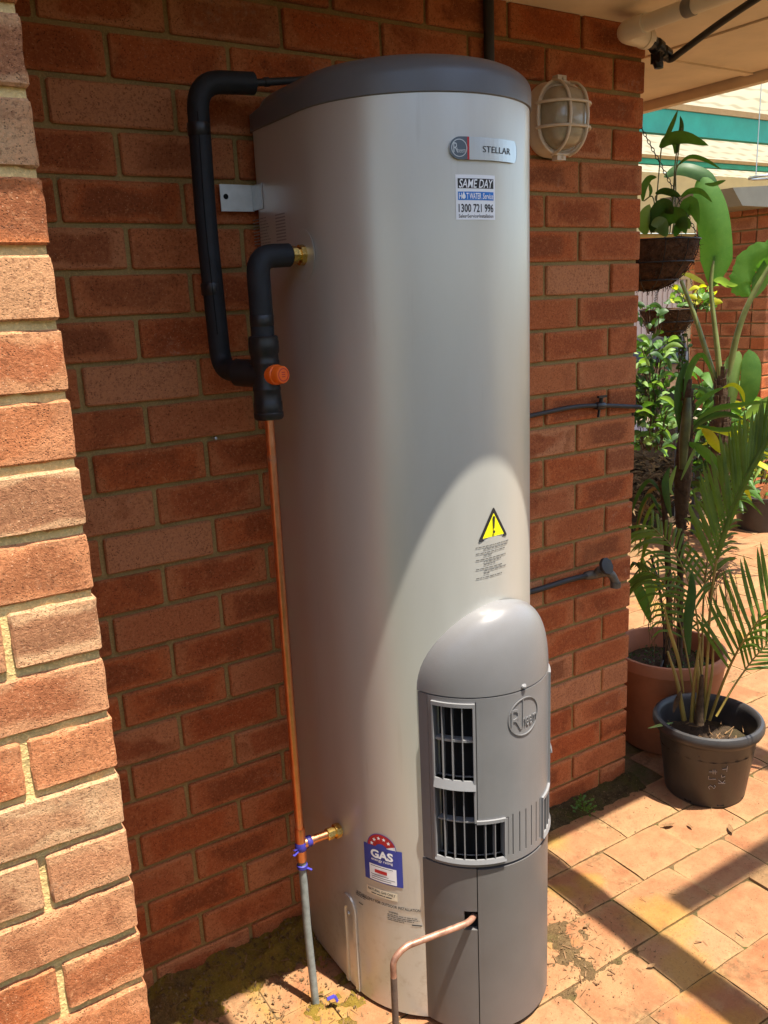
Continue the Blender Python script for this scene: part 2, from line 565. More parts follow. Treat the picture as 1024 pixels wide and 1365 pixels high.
M_TERRA = simple('terracotta_pot', (0.36, 0.135, 0.062), 0.7, var=0.15, vscale=12, bump=0.001, bscale=60)
M_POT = simple('black_pot_plastic', (0.033, 0.031, 0.031), 0.42, var=0.3, vscale=10, bump=0.0005, bscale=80)
M_COIR = simple('coir', (0.075, 0.04, 0.022), 0.95, spec=0.1, var=0.5, vscale=70, bump=0.012, bscale=120)
M_WIRE = simple('dark_wire', (0.02, 0.02, 0.02), 0.5, metal=0.5)
M_CREAMWALL = simple('cream_boards', (0.72, 0.64, 0.47), 0.7, var=0.06, vscale=6)
M_MAUVE = simple('pale_mauve_sheet', (0.62, 0.50, 0.52), 0.55, var=0.05, vscale=8)
M_STEELDARK = simple('barbecue_enamel', (0.05, 0.055, 0.065), 0.4, var=0.3, vscale=20)
M_RUST = simple('weathered_tan_metal', (0.33, 0.2, 0.12), 0.7, var=0.25, vscale=18)
M_SCRATCH = simple('pale_scratch', (0.42, 0.36, 0.30), 0.7)
M_LINT = simple('dry_litter', (0.16, 0.105, 0.055), 0.9, spec=0.1, var=0.5, vscale=90)
M_GUTTER = simple('beige_gutter', (0.30, 0.27, 0.19), 0.6, var=0.1, vscale=8)

def copper_material(name, tarnish):
    m, nt, b = mat(name)
    N = NT(nt)
    tc = N.n('ShaderNodeTexCoord')
    n1, n2 = N.noise(tc.outputs['Object'], 40, 5, 0.7), N.noise(tc.outputs['Object'], 9, 4, 0.6)
    c = N.ramp(n1, [(0.3, (0.78, 0.30, 0.13)), (0.7, (0.90, 0.42, 0.22))])
    t = N.math('MULTIPLY', N.sstep(n2, 0.62 - tarnish * 0.4, 0.78 - tarnish * 0.4), N.sstep(n1, 0.35, 0.6))
    c = N.mix(t, c, (0.24, 0.17, 0.13, 1))
    N.link(c, b.inputs['Base Color'])
    N.link(N.math('SUBTRACT', 1.0, N.math('MULTIPLY', t, 0.75)), b.inputs['Metallic'])
    N.link(N.math('ADD', N.math('MULTIPLY', n1, 0.2), 0.24 + 0.1 * tarnish), b.inputs['Roughness'])
    N.link(N.bump(n1, 0.3, 0.0008), b.inputs['Normal'])
    return m

M_COPPER = copper_material('copper', 0.1)
M_COPPERT = simple('tarnished_copper', (0.36, 0.19, 0.13), 0.42, metal=0.45, var=0.45, vscale=55, bump=0.0006, bscale=120)

def gas_lagging():
    m, nt, b = mat('dull_grey_copper')
    N = NT(nt)
    tc = N.n('ShaderNodeTexCoord')
    n1 = N.noise(tc.outputs['Object'], 60, 5, 0.7)
    c = N.ramp(n1, [(0.3, (0.085, 0.06, 0.05)), (0.7, (0.17, 0.12, 0.095))])
    N.link(c, b.inputs['Base Color'])
    b.inputs['Metallic'].default_value = 0.4
    b.inputs['Roughness'].default_value = 0.55
    return m
M_GASPIPE = gas_lagging()

def glass_material():
    m, nt, b = mat('dusty_lamp_glass')
    N = NT(nt)
    tc = N.n('ShaderNodeTexCoord')
    n1 = N.noise(tc.outputs['Object'], 25, 5, 0.6)
    c = N.ramp(n1, [(0.3, (0.36, 0.30, 0.19)), (0.7, (0.46, 0.40, 0.28))])
    N.link(c, b.inputs['Base Color'])
    b.inputs['Roughness'].default_value = 0.22
    b.inputs['Coat Weight'].default_value = 0.5
    b.inputs['Subsurface Weight'].default_value = 0.15
    b.inputs['Subsurface Radius'].default_value = (0.02, 0.016, 0.01)
    return m
M_GLASS = glass_material()

def leaf_material(name, a, bcol, transl=0.4, rough=0.5):
    m, nt, b = mat(name)
    N = NT(nt)
    tc = N.n('ShaderNodeTexCoord')
    n1 = N.noise(tc.outputs['Object'], 18, 4, 0.6)
    n2 = N.noise(tc.outputs['Object'], 160, 3, 0.6)
    c = N.ramp(n1, [(0.3, a), (0.7, bcol)])
    c = N.mix(N.math('MULTIPLY', N.sstep(n2, 0.6, 0.72), 0.3), c, tuple(min(1, x * 1.6) for x in bcol) + (1,))
    N.link(c, b.inputs['Base Color'])
    b.inputs['Roughness'].default_value = rough
    b.inputs['Specular IOR Level'].default_value = 0.35
    t = N.n('ShaderNodeBsdfTranslucent')
    tcol = N.mix(1.0, c, (1.35, 1.5, 0.5, 1), 'MULTIPLY')
    N.link(tcol, t.inputs[0])
    mx = N.n('ShaderNodeMixShader')
    mx.inputs[0].default_value = transl
    N.link(b.outputs[0], mx.inputs[1])
    N.link(t.outputs[0], mx.inputs[2])
    N.link(mx.outputs[0], nt.nodes['Material Output'].inputs[0])
    return m

M_LEAF = leaf_material('leaf_mid_green', (0.061, 0.149, 0.027), (0.101, 0.203, 0.041))
M_LEAFD = leaf_material('leaf_dark_green', (0.030, 0.074, 0.019), (0.054, 0.115, 0.027), 0.3)
M_LEAFB = leaf_material('leaf_banana', (0.081, 0.203, 0.034), (0.115, 0.243, 0.047), 0.5, 0.5)
M_LEAFY = leaf_material('leaf_yellow', (0.374, 0.363, 0.017), (0.495, 0.462, 0.033), 0.45)
M_LEAFP = leaf_material('leaf_palm', (0.081, 0.135, 0.022), (0.135, 0.196, 0.038), 0.35)
M_LEAFG = leaf_material('leaf_pale_green', (0.176, 0.297, 0.081), (0.220, 0.330, 0.110), 0.4)
M_DRY = leaf_material('leaf_dry', (0.16, 0.085, 0.035), (0.26, 0.15, 0.07), 0.2, 0.8)
M_STEM = simple('stem_yellow_green', (0.24, 0.17, 0.035), 0.5, var=0.35, vscale=14)
M_STEMG = simple('stem_green', (0.16, 0.19, 0.05), 0.5, var=0.3, vscale=14)
M_SHEATH = simple('sheath_green', (0.085, 0.095, 0.025), 0.55, var=0.4, vscale=25)
M_TRUNK = simple('fibrous_trunk', (0.075, 0.048, 0.028), 0.9, spec=0.15, var=0.5, vscale=50, bump=0.008, bscale=70)

def roof_sheet_material():
    """cream translucent corrugated sheeting with the dark shade lines of the lath that lies on it"""
    m, nt, b = mat('cream_roof_sheet')
    N = NT(nt)
    p = N.pos()
    sep = N.n('ShaderNodeSeparateXYZ')
    N.link(p, sep.inputs[0])
    nz = N.noise(p, 1.5, 3, 0.5)
    c = N.ramp(nz, [(0.3, (0.66, 0.60, 0.42)), (0.7, (0.72, 0.67, 0.50))])
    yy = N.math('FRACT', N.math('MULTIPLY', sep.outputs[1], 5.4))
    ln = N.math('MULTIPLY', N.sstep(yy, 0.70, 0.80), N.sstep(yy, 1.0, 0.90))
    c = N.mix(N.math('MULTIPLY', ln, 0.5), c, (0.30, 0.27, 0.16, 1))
    N.link(c, b.inputs['Base Color'])
    b.inputs['Roughness'].default_value = 0.5
    t = N.n('ShaderNodeBsdfTranslucent')
    N.link(c, t.inputs[0])
    mx = N.n('ShaderNodeMixShader')
    mx.inputs[0].default_value = 0.32
    N.link(b.outputs[0], mx.inputs[1])
    N.link(t.outputs[0], mx.inputs[2])
    N.link(mx.outputs[0], nt.nodes['Material Output'].inputs[0])
    return m
M_SHEET = roof_sheet_material()

# ================================================================== THE SETTING
# ------------------------------------------------------------------ ground and paving
g = MB()
g.add([(-40, -40, -0.0075), (40, -40, -0.0075), (40, 40, -0.0075), (-40, 40, -0.0075)], [(0, 1, 2, 3)])
ground = kind(g.build('ground', M_SAND), 'structure')

PX, PY = 0.2262, 0.1545
def paver_mesh(i):
    rnd = random.Random(100 + i)
    hx, hy = PX / 2 - 0.0019, PY / 2 - 0.0019
    nx, ny = 7, 5
    m = MB()
    top = {}
    for a in range(nx + 1):
        for c in range(ny + 1):
            u, v = a / nx * 2 - 1, c / ny * 2 - 1
            x, y = hx * u, hy * v
            ed = max(abs(u), abs(v))
            z = 0.0 if ed < 0.99 else -0.0035
            if ed > 0.99:
                x += rnd.uniform(-0.0006, 0.0006)
                y += rnd.uniform(-0.0006, 0.0006)
            else:
                z += rnd.uniform(-0.0006, 0.0006)
            if abs(u) > .99 and abs(v) > .99:
                x *= 0.993
                y *= 0.990
                z -= 0.003
            top[a, c] = m.add([(x, y, z)], [])
    for a in range(nx):
        for c in range(ny):
            m.f.append((top[a, c], top[a + 1, c], top[a + 1, c + 1], top[a, c + 1]))
    rim = [top[a, 0] for a in range(nx + 1)] + [top[nx, c] for c in range(1, ny + 1)] + \
          [top[a, ny] for a in range(nx - 1, -1, -1)] + [top[0, c] for c in range(ny - 1, 0, -1)]
    low = [m.add([(m.v[i][0], m.v[i][1], -0.045)], []) for i in rim]
    n = len(rim)
    for k in range(n):
        m.f.append((rim[k], low[k], low[(k + 1) % n], rim[(k + 1) % n]))
    m.m = [0] * len(m.f)
    return m

paver_mbs = [paver_mesh(i) for i in range(5)]
paver_me = []
for i, m in enumerate(paver_mbs):
    o = m.build('paver', M_PAVER, smooth=40)
    paver_me.append(o.data)
    bpy.data.objects.remove(o)

def to_px(p):
    c = Vector(p) - CAM
    d = c.dot(fwd)
    if d < 0.1:
        return None
    return 512 + FPX * c.dot(right) / d, 682.5 - FPX * c.dot(up) / d, d

cells = []
for j in range(-28, 26):
    y = -0.2195 - PY / 2 + PY * j + 0.0
    off = 1.1045 if j % 2 == 0 else 1.2075
    off += 0.004 * math.sin(j * 1.7)
    for i in range(-18, 24):
        x = off + PX * (i + 0.5)
        if y > -0.07 and x < 1.56:                     # under the house
            continue
        if x < -0.30 and y > -0.66:
            continue
        if x > 3.55 and y > 2.0:                       # garden bed
            continue
        q = to_px((x, y, 0))
        s = 0
        if q and -40 < q[0] < 1064 and -40 < q[1] < 1405:
            hidden = (q[0] < 838 and y > 0)            # behind the house wall
            s = 0 if hidden else 1 / q[2]
        cells.append((s, x, y))
cells.sort(key=lambda c: -c[0])
rest = MB()
rp = random.Random(5)
paving = [c for c in cells if c[0] > 0]
for n, (s, x, y) in enumerate(cells):
    if abs(x) > 6 or y < -4.3 or y > 3.6 or (x < 1.04 and y < -1.06):
        continue
    z = rp.uniform(-0.0025, 0.002)
    rot = (rp.uniform(-.005, .005), rp.uniform(-.005, .005), rp.uniform(-.004, .004) + (PI if rp.random() < .5 else 0))
    if s > 0 and n < 298:
        o = put('paver', paver_me[n % 5], (x, y, z), rot, ground)
    else:
        M = Matrix.Translation((x, y, z))
        rest.box((-PX / 2 + .003, -PY / 2 + .003, -0.045), (PX / 2 - .003, PY / 2 - .003, 0), M=M)
kind(rest.build('paver', M_PAVER, ground), 'stuff')

# unseen dark lawn added nearer the viewer to cut light bounced off the ground
lw = MB()
lw.add([(-6, -6.4, -0.003), (1.15, -6.4, -0.003), (1.15, -1.02, -0.003), (-6, -1.02, -0.003)], [(0, 1, 2, 3)])
rl = random.Random(6)
for _ in range(9000):
    x, y = rl.uniform(-1.6, 1.14), rl.uniform(-3.2, -1.03)
    a, h = rl.uniform(0, 6.28), rl.uniform(.015, .04)
    d = Vector((math.cos(a), math.sin(a), 0)) * .0022
    lw.add([(x - d.x, y - d.y, -.003), (x + d.x, y + d.y, -.003), (x + d.y * 5 * rl.uniform(-1, 1), y - d.x * 5, h)], [(0, 1, 2)])
M_ADDEDLAWN = simple('added_lawn_green', (0.035, 0.055, 0.016), 0.8, spec=0.15, var=0.4, vscale=8)
kind(lw.build('added_lawn', M_ADDEDLAWN), 'stuff')

# ------------------------------------------------------------------ brickwork
CH, CW = 0.086, 0.2413
brick_cache = {}
def brick_mesh(L, D, var, rough=0.0016, nx=6, nz=2, H=0.076, material=None, key='b'):
    k = (key, round(L, 3), round(D, 3), var)
    if k in brick_cache:
        return brick_cache[k]
    rnd = random.Random(hash((round(L, 3), var)) & 0xffff)
    m = MB()
    nx = max(2, round(nx * L / 0.23))
    idx = {}
    b = 0.0032
    xs = [-L / 2] + [-L / 2 + b] + [(-L / 2 + b) + (L - 2 * b) * (i + 1) / nx for i in range(nx)] + [L / 2]
    zs = [-H / 2, -H / 2 + b] + [(-H / 2 + b) + (H - 2 * b) * (i + 1) / nz for i in range(nz)] + [H / 2]
    sd = rnd.uniform(0, 100)
    for i, x in enumerate(xs):
        for j, z in enumerate(zs):
            ei, ej = i in (0, len(xs) - 1), j in (0, len(zs) - 1)
            y = 0.0
            if ei or ej:
                y = b * (1.0 if not (ei and ej) else 1.9)
            n1 = noise.noise(Vector((x * 30 + sd, z * 30, 1.3)))
            n2 = noise.noise(Vector((x * 95 + sd, z * 95, 7.1)))
            y += rough * (0.9 * n1 + 0.8 * n2)
            dx = dz = 0
            if ei:
                dx = rough * 0.8 * noise.noise(Vector((z * 60, sd, 3.3 + i)))
            if ej:
                dz = rough * 0.8 * noise.noise(Vector((x * 45, sd, 9.3 + j)))
            if ei and ej:
                dx -= math.copysign(0.0016, x)
                dz -= math.copysign(0.0016, z)
            if key == 'p' and (ei or ej):
                ch = noise.noise(Vector((x * 38 + sd * 1.7, z * 38, sd)))
                if ch > .28:
                    y += (ch - .28) * .016
                    dx -= math.copysign((ch - .28) * .007, x) if ei else 0
                    dz -= math.copysign((ch - .28) * .007, z) if ej else 0
            idx[i, j] = m.add([(x + dx, y, z + dz)], [])
    for i in range(len(xs) - 1):
        for j in range(len(zs) - 1):
            m.f.append((idx[i, j], idx[i + 1, j], idx[i + 1, j + 1], idx[i, j + 1]))
    I, J = len(xs) - 1, len(zs) - 1
    rim = [idx[i, 0] for i in range(I + 1)] + [idx[I, j] for j in range(1, J + 1)] + \
          [idx[i, J] for i in range(I - 1, -1, -1)] + [idx[0, j] for j in range(J - 1, 0, -1)]
    back = [m.add([(m.v[r][0], D, m.v[r][2])], []) for r in rim]
    n = len(rim)
    for q in range(n):
        m.f.append((rim[q], back[q], back[(q + 1) % n], rim[(q + 1) % n]))
    m.m = [0] * len(m.f)
    o = m.build('brick', material or M_BRICK, smooth=38)
    me = o.data
    bpy.data.objects.remove(o)
    brick_cache[k] = me
    return me

rb = random.Random(21)
def lay(parent, x0, x1, y, z0, x_off, ch=CH, D=0.10, first=None, key='b', rough=0.0016, nx=6, nz=2, material=None, H=0.076, stuff=None, jit=0.0012):
    """one course between x0 and x1; vertical joints fall at x_off + n * CW"""
    j = 0.010
    n = math.floor((x0 - x_off) / CW) - 1
    while True:
        a, c = x_off + n * CW + j / 2, x_off + (n + 1) * CW - j / 2
        n += 1
        if a > x1 - 0.01:
            break
        a, c = max(a, x0), min(c, x1)
        if c - a < 0.02:
            continue
        L = round(c - a, 3)
        me = brick_mesh(L, D, rb.randrange(5), rough, nx, nz, H, material, key)
        put('brick', me, ((a + c) / 2, y + rb.uniform(-jit, jit), z0 + H / 2 + 0.005 + rb.uniform(-.0008, .0008)),
            (rb.uniform(-.004, .004), rb.uniform(-.003, .003), rb.uniform(-.004, .004)), parent)

PIL_X, PIL_Y = -0.277, -0.60
XC = 1.4435
SOF = 2.222
wall = MB()
wall.box((PIL_X + 0.012, 0.0085, -0.1), (XC - 0.008, 0.13, SOF))
back_wall = tag(wall.build('brick_wall', M_MORTAR), 'shaded red brown brick wall behind the water heater', 'wall')
for k in range(-2, 25):
    z0 = 2.055 - CH * (k + 1)
    lay(back_wall, PIL_X + 0.001, XC, 0.0, z0, 0.0 if k % 2 == 0 else CW / 2, D=0.11)

# the house's end wall, round the corner
ew = MB()
ew.box((XC - 0.13, 0.132, -0.1), (XC - 0.007, 4.0, SOF))
end_wall = tag(ew.build('end_wall', M_MORTAR), 'end wall of the brick house, round the corner behind the pots', 'wall')
eb = MB()
for k in range(-2, 25):
    z0 = 2.055 - CH * (k + 1) + 0.005
    y = 0.13 if k % 2 == 0 else 0.25
    if k % 2:
        eb.box((XC - 0.11, 0.12, z0), (XC, 0.24, z0 + 0.076))
    while y < 3.9:
        eb.box((XC - 0.11, y, z0), (XC + rb.uniform(-.001, .001), y + 0.23, z0 + 0.076))
        y += 0.24
kind(eb.build('brick', M_BRICK, end_wall), 'stuff')

# the sunlit projecting wall on the left
pz0, pch = 1.8850, 0.08745
pl = MB()
pl.box((-2.6, PIL_Y + 0.007, -0.1), (PIL_X - 0.004, PIL_Y + 0.12, SOF))
pl.box((PIL_X - 0.12, PIL_Y + 0.1202, -0.1), (PIL_X - 0.007, 0.004, SOF))
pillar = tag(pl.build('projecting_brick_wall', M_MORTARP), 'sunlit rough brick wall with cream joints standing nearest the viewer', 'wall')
for i in range(-4, 22):
    z0 = pz0 - pch * (i + 1) + 0.0055 - 0.004 * 0
    if z0 < -0.12:
        break
    xo = PIL_X + 0.005 - (0.12 if i % 2 == 0 else 0.0)
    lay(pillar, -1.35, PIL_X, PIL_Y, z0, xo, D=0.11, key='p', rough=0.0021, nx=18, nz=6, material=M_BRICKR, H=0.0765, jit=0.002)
sb = MB()
for i in range(-4, 22):
    z0 = pz0 - pch * (i + 1) + 0.0105
    if z0 < -0.12:
        break
    y = PIL_Y + (0.115 if i % 2 else 0.235)
    if i % 2 == 0:
        sb.box((PIL_X - 0.11, PIL_Y + 0.113, z0), (PIL_X, PIL_Y + 0.225, z0 + 0.0765))
    while y < -0.02:
        sb.box((PIL_X - 0.11, y, z0), (PIL_X, min(y + 0.23, -0.004), z0 + 0.0765))
        y += 0.24
kind(sb.build('brick', M_BRICK, pillar), 'stuff')

# ------------------------------------------------------------------ eaves
eave = tag(empty('eave', (1.5, -0.3, SOF)), 'cream lined eave of the house above the heater', 'eave')
EX, EY = 2.20, -0.748
m = MB()
m.box((-3.0, EY + 0.022, SOF), (1.672, 4.0, SOF + 0.012))
m.box((1.684, EY + 0.022, SOF), (EX - 0.022, 0.202, SOF + 0.012))
m.box((1.684, 0.214, SOF), (EX - 0.022, 4.0, SOF + 0.012))
m.build('soffit', M_SOFFIT, eave)
m = MB()
m.bar((1.672, 0.208, SOF - 0.003), (EX - 0.022, 0.208, SOF - 0.003), 0.030, 0.006)
m.bar((1.678, EY + .03, SOF - 0.0032), (1.678, 4.0, SOF - 0.0032), 0.006, 0.005)
m.build('cover_strip', M_SOFFIT, eave)
m = MB()
m.box((-3.0, EY, 2.200), (EX, EY + 0.020, 2.375))
m.build('fascia', M_SOFFIT, eave)
m = MB()
m.box((EX - 0.012, EY + 0.0205, 2.190), (EX + 0.022, 4.0, 2.375))
m.build('fascia', M_SOFFIT, eave)
m = MB()
m.box((-3.0, EY + 0.021, 2.30), (EX - 0.021, 4.0, 2.37))
m.build('roof_deck', M_SOFFIT, eave)

# ------------------------------------------------------------------ pergola out from the eave
perg = tag(empty('pergola', (0.7, -2.4, 2.2)), 'timber pergola running out from the eave, with an added unseen roof shading the ground behind the viewer', 'pergola')
for x in (-1.79, -0.81, 0.165, 1.155, 2.13):
    m = MB()
    m.box((x - 0.047, -4.2, 2.215), (x + 0.047, EY - 0.003, 2.345))
    m.build('rafter', M_TIMBER, perg)
m = MB()
m.box((1.43, -1.51, 3.38), (3.2, -1.45, 3.44))
m.build('batten', M_TIMBER, perg)
m = MB()
m.box((2.10, -1.505, 2.3455), (2.16, -1.455, 3.379))
m.build('prop', M_TIMBER, perg)
m = MB()
m.box((-6.0, -7.0, 2.349), (6.0, -2.75, 2.372))  # added unseen roof, cuts the sky and sunlit ground behind the viewer
m.build('shading_roof', M_SOFFIT, perg)
m = MB()
m.box((-2.2, -4.2, 2.08), (3.0, -4.1, 2.212))
m.build('bearer', M_TIMBER, perg)
for x in (-2.1, 2.9):
    m = MB()
    m.box((x - .045, -4.195, -.02), (x + .045, -4.105, 2.078))
    m.build('post', M_TIMBER, perg)

# ================================================================== THE WATER HEATER
TR, TX, TY, TBACK = 0.236, 0.500, -0.236, -0.012
QA = TR * PI / 2
def tank_pt(s, z, off=0.0):
    """point on the tank's jacket; s runs round from its front"""
    if s < -QA:
        return Vector((TX - TR - off, TY + (-QA - s), z))
    if s > QA:
        return Vector((TX + TR + off, TY + (s - QA), z))
    a = s / TR
    return Vector((TX + (TR + off) * math.sin(a), TY - (TR + off) * math.cos(a), z))

def tank_ring(off, z, rb_=0.03, n=48):
    """closed outline of the U-shaped jacket"""
    pts = []
    for k in range(n + 1):
        a = -PI / 2 + PI * k / n
        pts.append((TX + (TR + off) * math.sin(a), TY - (TR + off) * math.cos(a), z))
    x, y = TX + TR + off, TBACK + off
    r = max(0.004, rb_ + min(off, 0))
    for k in range(7):
        a = PI / 2 * k / 6
        pts.append((x - r + r * math.cos(a), y - r + r * math.sin(a), z))
    x = TX - TR - off
    for k in range(7):
        a = PI / 2 + PI / 2 * k / 6
        pts.append((x + r + r * math.cos(a), y - r + r * math.sin(a), z))
    return pts

def loft(m, rings, mi=0, cap0=False, cap1=False):
    n = len(rings[0])
    b = len(m.v)
    for r in rings:
        m.v += [tuple(p) for p in r]
    for i in range(len(rings) - 1):
        for k in range(n):
            k2 = (k + 1) % n
            m.f.append((b + i * n + k, b + i * n + k2, b + (i + 1) * n + k2, b + (i + 1) * n + k))
            m.m.append(mi)
    if cap0:
        m.f.append(tuple(b + k for k in reversed(range(n))))
        m.m.append(mi)
    if cap1:
        m.f.append(tuple(b + (len(rings) - 1) * n + k for k in range(n)))
        m.m.append(mi)

heater = tag(empty('water_heater', (TX, TY, 0)), 'tall silver beige storage water heater with a grey vented burner cover', 'water heater')
SEAM = 1.889
m = MB()
loft(m, [tank_ring(-0.004, 0.008), tank_ring(0, 0.012), tank_ring(0, 0.6), tank_ring(0, 1.2), tank_ring(0, SEAM)], cap0=True, cap1=True)
m.build('jacket', M_TANK, heater, smooth=35)
m = MB()
rings = [tank_ring(-0.002, SEAM - 0.002), tank_ring(0.0035, SEAM + 0.0005), tank_ring(0.0035, SEAM + 0.030)]
for k in range(1, 9):
    a = PI / 2 * k / 8
    rings.append(tank_ring(0.0035 - 0.075 * (1 - math.cos(a)), SEAM + 0.030 + 0.042 * math.sin(a), 0.085))
rings.append(tank_ring(-0.14, SEAM + 0.079, 0.09))
rings.append(tank_ring(-0.20, SEAM + 0.082, 0.03))
loft(m, rings, cap0=True, cap1=True)
m.build('top_cap', M_CAP, heater, smooth=40)
for x, y in ((TX - .15, -.1), (TX + .15, -.1), (TX, -.38)):
    m = MB()
    m.lathe([(0.0, -0.0), (0.03, 0.0), (0.03, 0.009)], (x, y, -0.002), 16)
    m.build('foot', M_BLACK, heater)

# ---- the grey burner cover on the front
CX, CY, CR = 0.515, -0.378, 0.168
def cov_pt(deg, z, off=0.0):
    a = math.radians(deg)
    return Vector((CX + (CR + off) * math.sin(a), CY - (CR + off) * math.cos(a), z))

def cover_patch(m, degs, zs, solid, th=0.012, off=0.0, mi=0):
    """curved shell over a (deg, z) grid with open cells, edges turned in by th"""
    nd, nz = len(degs) - 1, len(zs) - 1
    out, inn = {}, {}
    def ov(i, j):
        if (i, j) not in out:
            out[i, j] = m.add([cov_pt(degs[i], zs[j], off)], [])
        return out[i, j]
    def iv(i, j):
        if (i, j) not in inn:
            inn[i, j] = m.add([cov_pt(degs[i], zs[j], off - th)], [])
        return inn[i, j]
    S = [[solid((degs[i] + degs[i + 1]) / 2, (zs[j] + zs[j + 1]) / 2) for j in range(nz)] for i in range(nd)]
    def is_s(i, j):
        return 0 <= i < nd and 0 <= j < nz and S[i][j]
    for i in range(nd):
        for j in range(nz):
            if not S[i][j]:
                continue
            m.f.append((ov(i, j), ov(i + 1, j), ov(i + 1, j + 1), ov(i, j + 1)))
            m.m.append(mi)
            for (a, b, di, dj) in (((i, j), (i + 1, j), 0, -1), ((i + 1, j), (i + 1, j + 1), 1, 0),
                                   ((i + 1, j + 1), (i, j + 1), 0, 1), ((i, j + 1), (i, j), -1, 0)):
                if not is_s(i + di, j + dj):
                    m.f.append((ov(*b), ov(*a), iv(*a), iv(*b)))
                    m.m.append(mi)

def frange(a, b, step):
    n = max(1, math.ceil(abs(b - a) / step))
    return [a + (b - a) * i / n for i in range(n)]
def grid(vals, step):
    vals = sorted(set(vals))
    out = []
    for a, b in zip(vals[:-1], vals[1:]):
        out += frange(a, b, step)
    return out + [vals[-1]]

ZD = 0.795                                  # dome / panel seam
ZB = 0.4165                                 # panel / base seam
cover = MB()                                # dark liner painted as the shade inside every gap
loftpts = []
degs = [-78 + 156 * k / 40 for k in range(41)]
for z in (0.014, ZD):
    loftpts.append([cov_pt(d, z, -0.0145) for d in degs])
b0 = len(cover.v)
# liner only behind the base and seams, the vents stay open to the jacket
def strip(mm, z0, z1, off, d0=-78, d1=78):
    n = 40
    b = len(mm.v)
    for z in (z0, z1):
        for k in range(n + 1):
            mm.v.append(tuple(cov_pt(d0 + (d1 - d0) * k / n, z, off)))
    for k in range(n):
        mm.f.append((b + k, b + k + 1, b + n + 2 + k, b + n + 1 + k))
        mm.m.append(0)
strip(cover, 0.014, 0.4245, -0.0125)
strip(cover, 0.783, 0.81, -0.0125)
strip(cover, 0.4246, 0.782, -0.0128, -9.0, 25.5)
gap_shade = cover.build('gap_shade', M_DARK, heater, smooth=40)

# dome
m = MB()
NT_, NS_ = 16, 48
idx = {}
for i in range(NT_ + 1):
    t = i / NT_ * PI / 2
    ww, pp = math.cos(t), math.cos(t) ** 0.62
    z = ZD + 0.0015 + 0.164 * math.sin(t) ** 1.0
    for k in range(NS_ + 1):
        c = cov_pt(-80 + 160 * k / NS_, 0)
        def jacket_y(x):
            return TY - math.sqrt(max(TR * TR - (x - TX) ** 2, 0)) + 0.002
        deep = min(0.0, c.y - jacket_y(c.x))           # how far the cover stands off the jacket here
        xx = CX + (c.x - CX) * max(ww, 1e-3)
        y = jacket_y(xx) + deep * pp
        idx[i, k] = m.add([(xx, y, z)], [])
for i in range(NT_):
    for k in range(NS_):
        m.f.append((idx[i, k], idx[i, k + 1], idx[i + 1, k + 1], idx[i + 1, k]))
        m.m.append(0)
# turned-in lower lip
low = [m.add([cov_pt(-80 + 160 * k / NS_, ZD + 0.0015, -0.012)], []) for k in range(NS_ + 1)]
for k in range(NS_):
    m.f.append((idx[0, k + 1], idx[0, k], low[k], low[k + 1]))
    m.m.append(0)
dome = m.build('dome', M_COVER, heater, smooth=50)
m = MB()
pc = cov_pt(2.1, 0.803)
m.lathe([(0.0, 0.0035), (0.005, 0.003), (0.0065, 0.0)], pc, 14, axis=(pc.x - CX, pc.y - CY, 0.25))
m.build('screw', M_COVER, dome, smooth=40)

# openings (deg0, deg1, z0, z1), mirrored about the middle of the panel
MID = 5.0
WIN = [(-62.5, -35.4, 0.6165, 0.776), (-62.5, -35.1, 0.4375, 0.5965), (-35.1, -14.6, 0.4375, 0.520)]
WIN2 = [(2 * MID - b, 2 * MID - a, z0, z1) for a, b, z0, z1 in WIN]
SLOTS = [(-7.9, -7.1), (-2.1, -1.3), (3.7, 4.5), (9.5, 10.3), (15.3, 16.1), (20.6, 21.4)]
OPEN = WIN + WIN2 + [(a, b, 0.434, 0.5285) for a, b in SLOTS]
def solid(d, z):
    for a, b, z0, z1 in OPEN:
        if a < d < b and z0 < z < z1:
            return False
    # hairline joint round the removable panel
    if -33.55 < d < -33.05 and 0.523 < z < 0.787:
        return False
    if -33.55 < d < -11.0 and 0.523 < z < 0.525:
        return False
    if -11.3 < d < -10.9 and 0.4375 < z < 0.525:
        return False
    return True
dv = [-66.8, 76.5, -33.55, -33.05, -11.0, -11.3, -10.9]
zv = [ZB + 0.002, ZD - 0.0015, 0.523, 0.525, 0.787, 0.4375, 0.434, 0.5285]
for a, b, z0, z1 in OPEN:
    dv += [a, b]
    zv += [z0, z1]
m = MB()
cover_patch(m, grid([d for d in dv if -66.8 <= d <= 76.5], 3.0), grid(zv, 0.05), solid)
panel = m.build('vent_panel', M_COVER, heater, smooth=40)
m = MB()
cover_patch(m, grid([-84, -67.3], 3), grid([ZB + 0.002, ZD - 0.0015], 0.1), lambda d, z: True, off=-0.0012)
m.build('side_trim', M_COVER, heater, smooth=40)
m = MB()
cover_patch(m, grid([77.0, 86], 3), grid([ZB + 0.002, ZD - 0.0015], 0.1), lambda d, z: True, off=-0.0012)
m.build('side_trim', M_COVER, heater, smooth=40)
# base: fixed left side with the pipe hole, and the door
HOLE = (-44.0, -34.7, 0.268, 0.313)
def base_solid(d, z):
    a, b, z0, z1 = HOLE
    return not (a < d < b and z0 < z < z1)
m = MB()
cover_patch(m, grid([-84, -34.7, HOLE[0]], 3), grid([0.014, ZB - 0.0015, HOLE[2], HOLE[3]], 0.1), base_solid)
fixed = m.build('base_cover', M_DOOR, heater, smooth=40)
m = MB()
cover_patch(m, grid([-34.05, 86], 3), grid([0.014, ZB - 0.0045], 0.1), lambda d, z: not (-16.9 < d < -16.2 and z > 0.405))
m.build('access_door', M_DOOR, heater, smooth=40)
